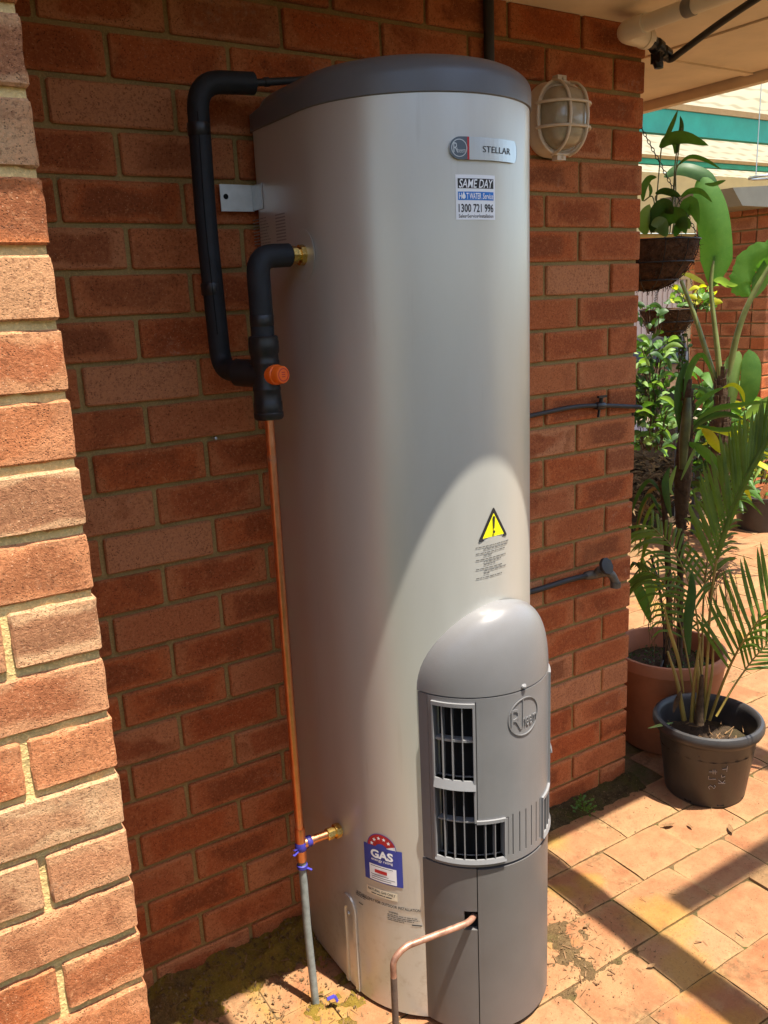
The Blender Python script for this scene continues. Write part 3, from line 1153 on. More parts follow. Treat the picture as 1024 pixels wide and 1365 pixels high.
# frames and fins of the two vents
def fin(mm, d, z0, z1, out=0.003, deep=0.013, w=0.0017, z_mid=None):
    a = math.radians(d)
    t = Vector((math.cos(a), math.sin(a), 0)) * (w / 2)
    p, q = cov_pt(d, 0, out), cov_pt(d, 0, -deep)
    pts = []
    for z in (z0, z1):
        for c in (p - t, p + t, q + t, q - t):
            pts.append((c.x, c.y, z))
    mm.add(pts, [(0, 3, 2, 1), (4, 5, 6, 7), (0, 1, 5, 4), (1, 2, 6, 5), (2, 3, 7, 6), (3, 0, 4, 7)])
def rail(mm, d0, d1, z0, z1, out=0.004, deep=0.016, tilt=0.0):
    n = max(2, int(abs(d1 - d0) / 3))
    b = len(mm.v)
    for k in range(n + 1):
        d = d0 + (d1 - d0) * k / n
        for z, o_ in ((z0, out), (z1, out - tilt), (z1, -deep), (z0, -deep)):
            mm.v.append(tuple(cov_pt(d, z, o_)))
    for k in range(n):
        for e in range(4):
            e2 = (e + 1) % 4
            mm.f.append((b + 4 * k + e, b + 4 * k + 4 + e, b + 4 * k + 4 + e2, b + 4 * k + e2))
            mm.m.append(0)
    mm.f += [(b, b + 1, b + 2, b + 3), (b + 4 * n + 3, b + 4 * n + 2, b + 4 * n + 1, b + 4 * n)]
    mm.m += [0, 0]
for sgn in (1, -1):
    mir = (lambda d: d) if sgn == 1 else (lambda d: 2 * MID - d)
    gr = empty('vent_grille', tuple(cov_pt(mir(-45), 0.6)))
    gr.parent = heater
    gr.matrix_parent_inverse = Matrix.Translation(-heater.location)
    def sub(mm, name, mt=M_GRILLE):
        o = mm.build(name, mt, smooth=40)
        o.parent = gr
        o.matrix_parent_inverse = Matrix.Translation(-Vector(gr.location))
        return o
    fr = MB()
    fin(fr, mir(-63.0), 0.43, 0.782, 0.0045, 0.016, 0.0035)
    fin(fr, mir(-34.75), 0.523, 0.782, 0.0045, 0.016, 0.0042)
    rail(fr, mir(-63.6), mir(-34.1), 0.776, 0.784, 0.0046)
    rail(fr, mir(-34.0), mir(-13.6), 0.5195, 0.5265, 0.0044)
    fin(fr, mir(-14.1), 0.43, 0.5262, 0.0046, 0.016, 0.0035)
    rail(fr, mir(-63.6), mir(-13.6), 0.4285, 0.4375, 0.0062, 0.016, 0.003)
    sub(fr, 'frame')
    lg = MB()
    rail(lg, mir(-62.7), mir(-34.2), 0.5975, 0.6165, 0.0085, 0.018, 0.006)
    sub(lg, 'ledge')
    for d in (-56.3, -49.5, -42.5):
        mm = MB()
        fin(mm, mir(d), 0.617, 0.7755)
        sub(mm, 'fin')
        mm = MB()
        fin(mm, mir(d), 0.4378, 0.597)
        sub(mm, 'fin')
    for d in (-34.6, -28.0, -21.3):
        mm = MB()
        fin(mm, mir(d), 0.4378, 0.5192)
        sub(mm, 'fin')
    cb = MB()
    rail(cb, mir(-62.3), mir(-35.5), 0.6975, 0.7025, -0.004, 0.02)
    sub(cb, 'cross_bar')
    cb = MB()
    rail(cb, mir(-62.3), mir(-35.5), 0.5185, 0.5215, -0.004, 0.02)
    sub(cb, 'cross_bar')
# dark baffle painted as the shade inside the vents
m = MB()
loftz = (0.425, 0.79)
n = 24
b = len(m.v)
for z in loftz:
    for k in range(n + 1):
        d = -75 + 150 * k / n
        a = math.radians(d)
        m.v.append((CX + 0.143 * math.sin(a), CY - 0.143 * math.cos(a) , z))
for k in range(n):
    m.f.append((b + k, b + k + 1, b + n + 2 + k, b + n + 1 + k))
    m.m.append(0)
m.build('vent_shade', M_DARK, heater, smooth=40)
for d in (-58, -40, 68, 50):
    m = MB()
    c = cov_pt(d, 0.6, -0.034)
    m.box((c.x - .008, c.y - .003, 0.43), (c.x + .008, c.y + .003, 0.78))
    m.build('burner_bracket', M_TANK, heater)


# ------------------------------------------------------------------ lettering
_tc = bpy.data.curves.new('lettering', 'FONT')
_to = bpy.data.objects.new('lettering', _tc)
COL.objects.link(_to)
def glyphs(body, h, sx=1.0, shear=0.0, bold=0.0, res=3, space=1.0):
    """flat outlines of a line of text: cap height h, centred; returns vertices and polygons"""
    _tc.body = body
    _tc.size = 1.0
    _tc.shear = shear
    _tc.offset = bold
    _tc.resolution_u = res
    _tc.space_character = space
    _tc.align_x = 'LEFT'
    dg = bpy.context.evaluated_depsgraph_get()
    dg.update()
    ev = _to.evaluated_get(dg)
    me = ev.to_mesh()
    v = [(p.co.x, p.co.y) for p in me.vertices]
    f = [tuple(p.vertices) for p in me.polygons]
    ev.to_mesh_clear()
    if not v:
        return [], [], 0
    k = h / 0.70
    x0, x1 = min(p[0] for p in v), max(p[0] for p in v)
    v = [((p[0] - (x0 + x1) / 2) * k * sx, (p[1] - 0.35) * k) for p in v]
    return v, f, (x1 - x0) * k * sx

def write(m, body, fn, cx, cz, h, width=None, mi=0, **kw):
    """set a line of text on a surface fn(s, z); width squeezes it to fit"""
    v, f, wd = glyphs(body, h, **kw)
    s = (width / wd) if width and wd else 1.0
    m.add([fn(cx + x * s, cz + z) for x, z in v], f, mi)

def sheet(m, fn, s0, s1, z0, z1, mi=0, n=8, r=0.0):
    b = len(m.v)
    for k in range(n + 1):
        s = s0 + (s1 - s0) * k / n
        m.v += [tuple(fn(s, z0)), tuple(fn(s, z1))]
    for k in range(n):
        m.f.append((b + 2 * k, b + 2 * k + 2, b + 2 * k + 3, b + 2 * k + 1))
        m.m.append(mi)

def shape(m, fn, pts, mi=0):
    m.add([fn(s, z) for s, z in pts], [tuple(range(len(pts)))], mi)

def ring2(m, fn, cs, cz, r0, r1, n=32, mi=0, a0=0, a1=2 * PI, sy=1.0):
    b = len(m.v)
    for k in range(n + 1):
        a = a0 + (a1 - a0) * k / n
        for r in (r0, r1):
            m.v.append(tuple(fn(cs + r * math.cos(a), cz + r * sy * math.sin(a))))
    for k in range(n):
        m.f.append((b + 2 * k, b + 2 * k + 1, b + 2 * k + 3, b + 2 * k + 2))
        m.m.append(mi)

def T(off):
    return lambda s, z: tank_pt(s, z, off)

# maker's badge: domed plate with round left end
bz, bh = 1.7993, 0.0185
bm = MB()
def badge_outline(off, n=16):
    pts = []
    for k in range(n + 1):
        a = PI / 2 + PI * k / n
        pts.append((-0.0515 + bh * 1.05 * math.cos(a), bz + (bh - off) * math.sin(a)))
    for k in range(n + 1):
        a = -PI / 2 + PI * k / n
        pts.append((0.0725 + 0.0105 * math.cos(a), bz + (bh - off) * math.sin(a)))
    return pts
for s0, s1, mi in ((-0.0515, -0.0385, 1), (-0.0345, 0.0725, 0)):
    sheet(bm, T(0.0052), s0, s1, bz - bh, bz + bh, mi, 10)
sheet(bm, T(0.0053), -0.0385, -0.0345, bz - bh, bz + bh, 2, 2)
lft = [(-0.0515 + bh * 1.05 * math.cos(a), bz + bh * math.sin(a)) for a in [PI / 2 + PI * k / 16 for k in range(17)]]
shape(bm, T(0.0052), lft, 1)
rgt = [(0.0725 + 0.0095 * math.cos(a), bz + bh * math.sin(a)) for a in [-PI / 2 + PI * k / 16 for k in range(17)]]
shape(bm, T(0.0052), rgt, 0)
ol = badge_outline(0)
n = len(ol)
b = len(bm.v)
for off in (0.0052, 0.0004):
    bm.v += [tuple(tank_pt(s, z, off)) for s, z in ol]
for k in range(n):
    bm.f.append((b + k, b + (k + 1) % n, b + n + (k + 1) % n, b + n + k))
    bm.m.append(0)
ring2(bm, T(0.0057), -0.0535, bz, 0.0132, 0.0146, 28, 0)
write(bm, 'R', T(0.0058), -0.0600, bz + 0.0008, 0.0165, 0.0088, 0)
write(bm, 'heem', T(0.0058), -0.0497, bz - 0.0035, 0.0082, 0.0155, 0)
write(bm, 'STELLAR', T(0.0058), 0.0265, bz - 0.0005, 0.0105, 0.068, 3)
badge = bm.build('badge', [M_SILVER, M_BADGE, M_RED, M_INK], heater)

# installer's sticker
st = MB()
s0, s1, z0, z1 = -0.0600, 0.0232, 1.6823, 1.7571
sc_ = (s0 + s1) / 2
sheet(st, T(0.0008), s0, s1, z0, z1, 0, 10)
sheet(st, T(0.0013), s0 + .004, s1 - .004, 1.7345, 1.7508, 1, 10)
sheet(st, T(0.0013), s0 + .004, s1 - .004, 1.7150, 1.7290, 2, 10)
write(st, 'SAME DAY', T(0.0019), sc_, 1.7426, 0.0140, 0.0715, 0, shear=0.22, bold=0.012)
write(st, 'H', T(0.0019), s0 + .0085, 1.7220, 0.0098, 0.0055, 0, bold=0.02)
shape(st, T(0.0019), [(s0 + .0150 + .0036 * math.cos(a), 1.7208 + .0040 * math.sin(a)) for a in [PI * 0.75 + 1.5 * PI * k / 10 for k in range(11)]] + [(s0 + .0150, 1.7292)], 0)
write(st, 'T WATER', T(0.0019), s0 + .0355, 1.7220, 0.0098, 0.0305, 0, bold=0.02)
write(st, 'Service', T(0.0019), s0 + .0655, 1.7220, 0.0096, 0.0240, 0, bold=0.015, shear=0.2)
write(st, '1300 721 996', T(0.0013), sc_, 1.7020, 0.0132, 0.0735, 1, bold=0.02)
write(st, 'Sales\u2022Service\u2022Installation', T(0.0013), sc_, 1.6888, 0.0060, 0.0735, 3, bold=0.01)
st.build('phone_sticker', [M_WHITE, M_INK, M_BLUE, M_GREYINK], heater)

# warning triangle and the small print under it
wt = MB()
def tri(cs, zt, zb, hw, rnd, fn, mi):
    cs_ = [(cs, zt), (cs - hw, zb), (cs + hw, zb)]
    pts = []
    for i in range(3):
        p, a, c = Vector(cs_[i]), Vector(cs_[i - 1]), Vector(cs_[(i + 1) % 3])
        d1, d2 = (a - p).normalized(), (c - p).normalized()
        for k in range(5):
            t = k / 4
            q = (p + d1 * rnd) * (1 - t) ** 2 + p * 2 * t * (1 - t) + (p + d2 * rnd) * t * t
            pts.append((q.x, q.y))
    shape(wt, fn, pts, mi)
tri(0.0105, 1.1555, 1.0895, 0.0385, 0.006, T(0.0012), 0)
tri(0.0105, 1.1425, 1.0955, 0.0275, 0.0015, T(0.0016), 1)
shape(wt, T(0.0021), [(0.0105 - .0032, 1.1335), (0.0105 - .0012, 1.1115), (0.0105 + .0012, 1.1115), (0.0105 + .0032, 1.1335), (0.0105 + .002, 1.136), (0.0105 - .002, 1.136)], 0)
shape(wt, T(0.0021), [(0.0105 + .0031 * math.cos(a), 1.1045 + .0031 * math.sin(a)) for a in [2 * PI * k / 14 for k in range(14)]], 0)
lines = [(38, -0.033, 1.0790), (29, -0.015, 1.0735), (33, -0.033, 1.0665), (9, -0.015, 1.0610), (34, -0.033, 1.0535),
         (20, -0.015, 1.0480), (13, -0.015, 1.0425), (29, -0.033, 1.0350), (27, -0.015, 1.0295), (6, -0.015, 1.0240), (29, -0.033, 1.0165)]
rt = random.Random(3)
# print too small to read in the photograph: short grey word marks in the same ragged lines
for cnt, s, z in lines:
    x = s
    end = s + cnt * 0.00225
    while x < end:
        L = rt.uniform(0.003, 0.011)
        sheet(wt, T(0.0010), x, min(x + L, end), z - .0009, z + .0009, 2, 1)
        x += L + 0.0016
wt.build('warning_label', [M_INK, M_YEL, M_GREYINK], heater)

# gas energy label
ga = MB()
gs0, gs1, gz0, gz1 = -0.2958, -0.2033, 0.3350, 0.4225
sheet(ga, T(0.0008), gs0, gs1, gz0, gz1, 0, 10)
ac, az = -0.2505, 0.4205
ring2(ga, T(0.0009), ac, az, 0.0, 0.0345, 24, 1, PI * 0.1, PI)
ring2(ga, T(0.0009), ac, az, 0.0, 0.0345, 6, 2, 0, PI * 0.1)
ring2(ga, T(0.0012), ac, az - .004, 0.0, 0.0150, 16, 0, 0, PI)
ring2(ga, T(0.0013), ac, az, 0.0335, 0.0350, 24, 0, 0, PI)
for k in range(5):
    a = PI * (0.90 - 0.165 * k)
    px_, pz_ = ac + 0.0242 * math.cos(a), az + 0.0242 * math.sin(a)
    star = []
    for q in range(10):
        rr = 0.0050 if q % 2 == 0 else 0.0021
        star.append((px_ + rr * math.sin(PI * q / 5), pz_ + rr * math.cos(PI * q / 5)))
    shape(ga, T(0.0013), star, 2)
write(ga, 'GAS', T(0.0013), ac, 0.4045, 0.0185, 0.0540, 2, bold=0.04)
write(ga, 'energy rating', T(0.0013), ac, 0.3900, 0.0062, 0.052, 2, bold=0.01)
sheet(ga, T(0.0013), -0.2825, -0.2172, 0.3378, 0.3770, 2, 8)
sheet(ga, T(0.0017), -0.2690, -0.2390, 0.3580, 0.3660, 1, 4)
for k, (a_, b_) in enumerate(((-.279, -.225), (-.279, -.236), (-.278, -.221), (-.278, -.23))):
    z = (0.3735, 0.3525, 0.3475, 0.3425)[k]
    sheet(ga, T(0.0017), a_, b_, z - .0007, z + .0007, 3, 4)
ga.build('gas_label', [M_NAVY, M_RED, M_WHITE, M_GREYINK], heater)

nl = MB()
sheet(nl, T(0.0008), -0.2935, -0.2175, 0.2985, 0.3178, 0, 8)
write(nl, 'NATURAL GAS ONLY', T(0.0013), -0.2555, 0.3115, 0.0060, 0.068, 1, bold=0.02)
for a_, b_ in ((-.281, -.268), (-.2665, -.252), (-.2505, -.246), (-.2445, -.231)):
    sheet(nl, T(0.0013), a_, b_, 0.3022, 0.3046, 1, 2)
nl.build('fuel_sticker', [M_CREAMWALL, M_INK], heater)
il = MB()
write(il, 'SUITABLE ONLY FOR OUTDOOR INSTALLATION', T(0.0007), -0.2475, 0.2835, 0.0068, 0.158, 0, bold=0.01)
write(il, 'WARNING', T(0.0007), -0.2290, 0.2680, 0.0045, 0.022, 0, bold=0.02)
for z, a_, b_ in ((.2620, -.243, -.176), (.2575, -.243, -.171), (.2530, -.243, -.183), (.2485, -.243, -.205), (.279, -.330, -.288), (.275, -.330, -.300)):
    x = a_
    while x < b_:
        L = rt.uniform(0.004, 0.012)
        sheet(il, T(0.0007), x, min(b_, x + L), z - .0009, z + .0009, 1, 2)
        x += L + 0.0015
sheet(il, T(0.0007), -0.188, -0.166, 0.2445, 0.2470, 0, 2)
sheet(il, T(0.0007), -0.3215, -0.3085, 0.2560, 0.2580, 0, 2)
il.build('outdoor_notice', [M_INK, M_GREYINK], heater)
dl = MB()
for j in range(9):
    z = 1.722 - j * 0.006
    x = -0.60
    while x < -0.535:
        L = rt.uniform(0.005, 0.016)
        sheet(dl, T(0.0006), x, x + L, z - .0009, z + .0009, 0, 1)
        x += L + .002
    sheet(dl, T(0.0006), -0.495, -0.452, z - .0015, z + .0012, 0, 2)
kind(dl.build('data_print', simple('faint_print', (0.26, 0.25, 0.23), 0.5), heater), 'stuff')
# raised maker's emblem on the cover
em = MB()
def C(off):
    return lambda s, z: cov_pt(math.degrees(s / CR), z, off)
es, ez = math.radians(3.0) * CR, 0.7375
def relief(m, f0, mi=0):
    pass
ring2(em, C(0.0019), es, ez, 0.0388, 0.0408, 40, 0)
ring2(em, C(0.0004), es, ez, 0.0408, 0.0418, 40, 0)
def raised(m, body, cx, cz, h, width, **kw):
    v, f, wd = glyphs(body, h, **kw)
    s = width / wd
    t = [C(0.0020)(cx + x * s, cz + z) for x, z in v]
    bq = [C(0.0002)(cx + x * s, cz + z) for x, z in v]
    n = len(v)
    b = m.add(t + bq, [])
    ed = {}
    for p in f:
        m.f.append(tuple(b + i for i in p))
        m.m.append(0)
        for i in range(len(p)):
            e = (p[i], p[(i + 1) % len(p)])
            ed[e] = 1
    for (i, j) in ed:
        if (j, i) not in ed:
            m.f.append((b + j, b + i, b + n + i, b + n + j))
            m.m.append(0)
for r0, r1 in ((0.0408, 0.0408), (0.0388, 0.0388)):
    bb = len(em.v)
    for k in range(41):
        a = 2 * PI * k / 40
        em.v += [tuple(C(0.0019)(es + r0 * math.cos(a), ez + r0 * math.sin(a))), tuple(C(0.0002)(es + r0 * math.cos(a), ez + r0 * math.sin(a)))]
    for k in range(40):
        em.f.append((bb + 2 * k, bb + 2 * k + 1, bb + 2 * k + 3, bb + 2 * k + 2))
        em.m.append(0)
raised(em, 'R', es - 0.0210, ez - 0.001, 0.048, 0.026, bold=-0.008)
raised(em, 'heem', es + 0.0140, ez - 0.0075, 0.029, 0.041, bold=-0.008)
vv = [(es - 0.0064, ez - .01), (es - 0.0042, ez - .01), (es - 0.0042, ez + .0375), (es - 0.0064, ez + .0375)]
b = len(em.v)
em.v += [tuple(C(0.0021)(*p)) for p in vv] + [tuple(C(0.0002)(*p)) for p in vv]
em.f += [(b, b + 1, b + 2, b + 3)] + [(b + i, b + 4 + i, b + 4 + (i + 1) % 4, b + (i + 1) % 4) for i in range(4)]
em.m += [0] * 5
em.build('maker_emblem', M_COVER, panel)
bpy.data.objects.remove(_to)

# ---- pressed slot low on the jacket's side
m = MB()
def slot_outline(r, zc, n=14):
    pts = [(-0.3594 - r, 0.014)]
    for k in range(n + 1):
        a = PI - PI * k / n
        pts.append((-0.3594 + r * math.cos(a), zc + r * 1.25 * math.sin(a)))
    pts.append((-0.3594 + r, 0.014))
    return pts
o1, o2, o3 = slot_outline(0.0275, 0.222), slot_outline(0.0245, 0.221), slot_outline(0.0125, 0.205)
prev = None
for ol, off in ((o1, 0.0003), (slot_outline(0.0268, 0.222), 0.0045), (o2, 0.005), (slot_outline(0.0150, 0.208), 0.0048), (slot_outline(0.0135, 0.206), 0.0006)):
    row = m.add([tank_pt(s, z, off) for s, z in ol], [])
    if prev is not None:
        for k in range(len(ol) - 1):
            m.f.append((prev + k, prev + k + 1, row + k + 1, row + k))
            m.m.append(0)
    prev = row
last = slot_outline(0.0135, 0.206)
shape(m, T(0.0006), last, 0)
m.m = [0] * len(m.f)
slot = m.build('foot_bracket', M_TANK, heater, smooth=30)
m = MB()
c = tank_pt(-0.3630, 0.205, 0.001)
m.lathe([(0.0, 0.003), (0.004, 0.0028), (0.0055, 0.0)], c, 12, axis=(-1, 0, 0))
m.build('screw', M_GALV, slot)

# wall strap
m = MB()
m.box((0.192, -0.016, 1.7385), (0.2655, -0.013, 1.7900))
m.box((0.2612, -0.062, 1.7400), (0.2632, -0.0165, 1.7885))
strap = m.build('wall_strap', M_GALV, heater)
m = MB()
m.lathe([(0.0, 0.0), (0.0055, 0.0)], (0.2035, -0.0168, 1.7665), 12, axis=(0, -1, 0))
m.build('bolt_hole', M_DARK, strap)

# ================================================================== PIPEWORK
VX, VY = 0.166, -0.225
# copper riser, tee and inlet
riser = tag(empty('copper_riser', (VX, VY, 0)), 'bright copper riser with tee into the heater side, grey below the tee', 'pipe')
m = MB()
m.tube([(VX, VY, 0.452), (VX - .001, VY, 0.9), (VX, VY, 1.36)], 0.0090, 16)
m.build('copper_pipe', M_COPPER, riser, smooth=50)
m = MB()
m.tube([(VX, VY, 0.372), (VX, VY, 0.378), (VX, VY, 0.447), (VX, VY, 0.453)], 0.0112, 16, radii=[.0105, .0115, .0115, .0105])
m.tube([(VX, VY, 0.412), (VX + .030, VY, 0.412)], 0.0112, 16)
tee = m.build('tee', M_COPPER, riser, smooth=40)
m = MB()
m.tube([(VX + .028, VY, 0.412), (0.243, VY - .002, 0.411)], 0.0092, 16)
m.build('branch_pipe', M_COPPER, riser, smooth=50)
m = MB()
m.lathe([(0.0, -.014), (0.012, -.014), (0.0135, -.012), (0.0135, 0.0), (0.0115, .001), (0.0115, .006), (0.0165, .006), (0.0165, .018), (0.012, 0.019), (0.012, .024), (0, .024)],
        (0.243, VY - .002, 0.411), 8, axis=(1, 0, 0))
m.build('compression_nut', M_BRASS, riser, smooth=30)
m = MB()
rt2 = random.Random(9)
m.lathe([(0.0112, -.011), (0.0128, -.008), (0.0130, .006), (0.0113, .010)], (VX, VY, 0.409), 14)
m.lathe([(0.0112, -.006), (0.0126, -.004), (0.0126, .004), (0.0113, .006)], (VX + .019, VY, 0.412), 14, axis=(1, 0, 0))
m.bar((VX - .010, VY - .006, .402), (VX - .023, VY - .010, .398), .006, .0016)
m.bar((VX - .010, VY - .004, .406), (VX - .020, VY - .008, .409), .005, .0014)
m.build('blue_tape', M_BLUETAPE, riser, smooth=40)
m = MB()
m.lathe([(0.0100, -.005), (0.0120, -.003), (0.0120, .004), (0.0100, .006)], (VX, VY, 0.358), 14)
m.bar((VX + .006, VY - .008, .356), (VX + .016, VY - .014, .350), .006, .0014)
m.build('blue_tape', M_BLUETAPE, riser, smooth=40)
m = MB()
m.tube([(VX, VY, 0.374), (VX + .001, VY, 0.2), (VX + .006, VY - .006, -0.03)], 0.0088, 16)
m.build('grey_pipe', M_GREYPIPE, riser, smooth=50)

# tempering valve in its black jacket
valve = tag(empty('mixing_valve', (VX, VY, 1.42)), 'black mixing valve body with an orange cap above the copper pipe', 'valve')
m = MB()
m.lathe([(0, 1.340), (.026, 1.340), (.0285, 1.344), (.0285, 1.352), (.027, 1.354), (.0275, 1.360), (.0275, 1.372), (.0265, 1.374), (.0255, 1.392), (.0268, 1.396), (.0268, 1.399), (.0255, 1.402),
         (.0262, 1.44), (.0275, 1.444), (.0275, 1.448), (.0262, 1.452), (.0262, 1.462), (.0285, 1.466), (.0285, 1.484), (.0275, 1.488), (.0278, 1.493), (.0250, 1.496), (0, 1.497)], (VX, VY, 0), 24)
m.tube([(VX, VY, 1.425), (VX - .034, VY + .055, 1.428)], .026, 18)
m.build('body', M_BLACK, valve, smooth=35)
cdir = Vector((0.24, -0.97, 0.02))
cdir.normalize()
m = MB()
m.lathe([(.0185, 0.014), (.0190, .020), (.0190, .034), (.0172, .036), (.0165, .0485), (.0150, .051), (0, .0515)], (VX, VY, 1.424), 22, axis=cdir)
cap_o = m.build('orange_cap', M_ORANGE, valve, smooth=35)
m = MB()
cc = Vector((VX, VY, 1.424)) + cdir * 0.0518
uu = cdir.cross(Vector((0, 0, 1))).normalized()
ww_ = uu.cross(cdir).normalized()
ring2(m, lambda s, z: cc + uu * s + ww_ * z, 0, 0, .0105, .0122, 20, 0)
for z in (-.0035, 0.0005, 0.0045):
    sheet(m, lambda s, z_: cc + uu * s + ww_ * z_, -.004, .004, z - .0008, z + .0008, 0, 2)
m.build('cap_mark', M_RED, cap_o)

# lagged outlet from the heater side down to the valve
out = tag(empty('lagged_outlet_pipe', (VX, VY, 1.6)), 'short bent pipe in black foam from the brass outlet down to the valve', 'pipe')
m = MB()
m.tube(fillet([(VX, VY, 1.49), (VX, VY, 1.638), (0.232, -0.222, 1.640)], 0.058, 10), 0.0215, 20)
m.build('foam_lagging', M_FOAM, out, smooth=50)
m = MB()
m.lathe([(.0216, -.010), (.0223, -.009), (.0225, .010), (.0217, .011)], (VX, VY, 1.523), 18)
m.build('tape_band', M_BLACK, out, smooth=40)
m = MB()
m.lathe([(0.0, -.018), (0.0115, -.018), (0.0125, -.006), (0.0165, -.006), (0.0165, .004), (0.013, .005), (0.0135, .010), (0.019, .010), (0.019, .0225), (0, .0225)], (0.243, -0.222, 1.640), 8, axis=(1, 0, 0))
m.build('brass_union', M_BRASS, out, smooth=30)
m = MB()
m.lathe([(.0475, 0.0004), (.0478, .0015), (.0455, .0018), (.0195, .0012), (.0195, .0)], (0.2638, -0.219, 1.640), 32, axis=(-1, 0, 0))
m.build('washer_plate', M_TANK, out, smooth=40)

# lagged loop back up the wall
loop = tag(empty('lagged_pipe_loop', (0.125, -0.1, 1.7)), 'long black foam lagged pipe standing off the wall left of the heater', 'pipe')
m = MB()
m.tube(fillet([(VX - .030, VY + .048, 1.429), (0.128, -0.103, 1.432), (0.123, -0.100, 1.70), (0.128, -0.100, 1.955), (0.243, -0.097, 1.962)], 0.050, 9), 0.0205, 18)
m.build('foam_lagging', M_FOAM, loop, smooth=50)
for z in (1.585, 1.872):
    m = MB()
    m.lathe([(.0206, -.011), (.0213, -.010), (.0215, .010), (.0207, .012)], (0.1235 + (.0015 if z > 1.7 else 0), -0.1005, z), 18)
    m.build('tape_band', M_BLACK, loop, smooth=40)
m = MB()
m.tube(fillet([(0.1185, -0.1207, 1.50), (0.114, -0.1185, 1.70), (0.118, -0.1182, 1.90)], .05, 4), .0011, 6)
m.build('slit', M_DARK, loop)
m = MB()
m.tube(fillet([(0.236, -0.097, 1.962), (0.45, -0.094, 1.9915), (0.893, -0.030, 1.998), (0.893, -0.018, 2.06)], 0.03, 6), 0.0068, 12)
m.lathe([(0.0068, -.008), (.0086, -.007), (.0086, .002), (.0068, .003)], (0.275, -0.0965, 1.9675), 12, axis=(1, 0, .13))
m.build('bare_pipe', M_HOSE, loop, smooth=50)
m = MB()
m.tube([(0.893, -0.014, 2.03), (0.893, -0.014, SOF - 0.001)], 0.0125, 14)
tag(m.build('black_conduit', M_HOSE, smooth=50), 'thin black conduit running up the wall to the eave', 'conduit')

# gas supply
gas = tag(empty('gas_pipe', (0.219, -0.5, 0)), 'bent copper gas pipe entering the hole in the grey base cover', 'pipe')
m = MB()
pth = fillet([(0.432, -0.495, 0.293), (0.400, -0.517, 0.298), (0.246, -0.501, 0.3035), (0.219, -0.500, 0.285), (0.219, -0.500, 0.24)], 0.035, 8)
m.tube(pth, 0.0066, 14)
m.build('bare_copper', M_COPPERT, gas, smooth=50)
m = MB()
m.tube([(0.219, -0.500, 0.246), (0.2185, -0.500, 0.12), (0.219, -0.500, -0.03)], 0.0068, 14)
m.build('dull_riser', M_GASPIPE, gas, smooth=50)

# purple tag at the foot of the grey pipe
m = MB()
f = MB()
tp = [Vector((0.186, -0.262, 0.026)), Vector((0.202, -0.268, 0.031)), Vector((0.206, -0.274, 0.018))]
f.bar(tp[0], tp[1], .010, .0010)
f.bar(tp[1], tp[2], .008, .0010)
tag(f.build('tape_scrap', M_BLUETAPE), 'scrap of blue tape lying at the foot of the grey pipe', 'tape')

# hoses on the wall right of the heater
hose = tag(empty('wall_hose', (1.25, -0.01, 1.235)), 'thin black hose crossing the wall at mid height to a small valve', 'hose')
m = MB()
m.tube(spline([(0.80, -0.012, 1.232), (0.95, -0.011, 1.231), (1.05, -0.010, 1.2365), (1.18, -0.010, 1.2425), (1.29, -0.011, 1.236), (1.40, -0.012, 1.222), (1.444, -0.018, 1.214), (1.462, 0.03, 1.19), (1.455, 0.06, 1.0)], 6), 0.0062, 10)
m.build('hose_line', M_HOSE, hose, smooth=50)
m = MB()
m.lathe([(0, -.016), (.009, -.016), (.011, -.012), (.011, .012), (.009, .016), (0, .016)], (1.284, -0.011, 1.236), 12, axis=(1, 0, -.05))
m.tube([(1.284, -0.011, 1.238), (1.284, -.016, 1.262)], .006, 10)
m.bar((1.268, -.018, 1.262), (1.300, -.018, 1.262), .008, .006)
m.bar((1.276, -.016, 1.225), (1.270, -.018, 1.205), .006, .006)
m.build('inline_valve', M_BLACK, hose, smooth=40)
tap = tag(empty('garden_tap', (1.27, -0.03, 0.74)), 'grey black garden tap on a pipe low on the brick wall', 'tap')
m = MB()
m.tube(spline([(0.85, -0.014, 0.744), (1.05, -0.013, 0.742), (1.16, -0.013, 0.745), (1.245, -0.016, 0.744)], 6), 0.0082, 12)
m.build('supply_pipe', M_HOSE, tap, smooth=50)
m = MB()
m.lathe([(0, -.03), (.011, -.03), (.013, -.02), (.013, .008), (.010, .012), (0, .013)], (1.262, -0.020, 0.743), 14, axis=(1, -.3, 0))
m.lathe([(.010, 0), (.0135, .004), (.0135, .018), (.008, .022), (.008, .034), (0, .034)], (1.268, -0.026, 0.748), 14, axis=(.1, -.6, .55))
m.tube(fillet([(1.262, -0.022, 0.743), (1.302, -0.046, 0.752), (1.318, -0.054, 0.712)], .026, 7), .0125, 14)
m.lathe([(.0125, 0), (.0155, .001), (.0155, .016), (.010, .0165), (.010, .004)], (1.3172, -0.0536, 0.700), 14)
m.build('tap_body', simple('tap_grey_brass', (0.13, 0.12, 0.10), 0.5, metal=0.4, var=0.3, vscale=50), tap, smooth=40)
m = MB()
cc = Vector((1.272, -0.050, 0.772))
m.lathe([(0, 0), (.018, 0), (.025, .003), (.0265, .008), (.025, .013), (.012, .015), (0, .015)], cc, 9, axis=(.1, -.75, .35))
m.build('handle', M_HOSE, tap, smooth=40)

# screw nail in the wall's joint
m = MB()
m.lathe([(0, .016), (.0032, .015), (.0038, .012), (.0015, .011), (.0015, -.01)], (0.138, 0.0, 1.2805), 10, axis=(0, -1, 0.1))
tag(m.build('nail', M_GALV, smooth=40), 'small pale nail left in a mortar joint', 'nail')

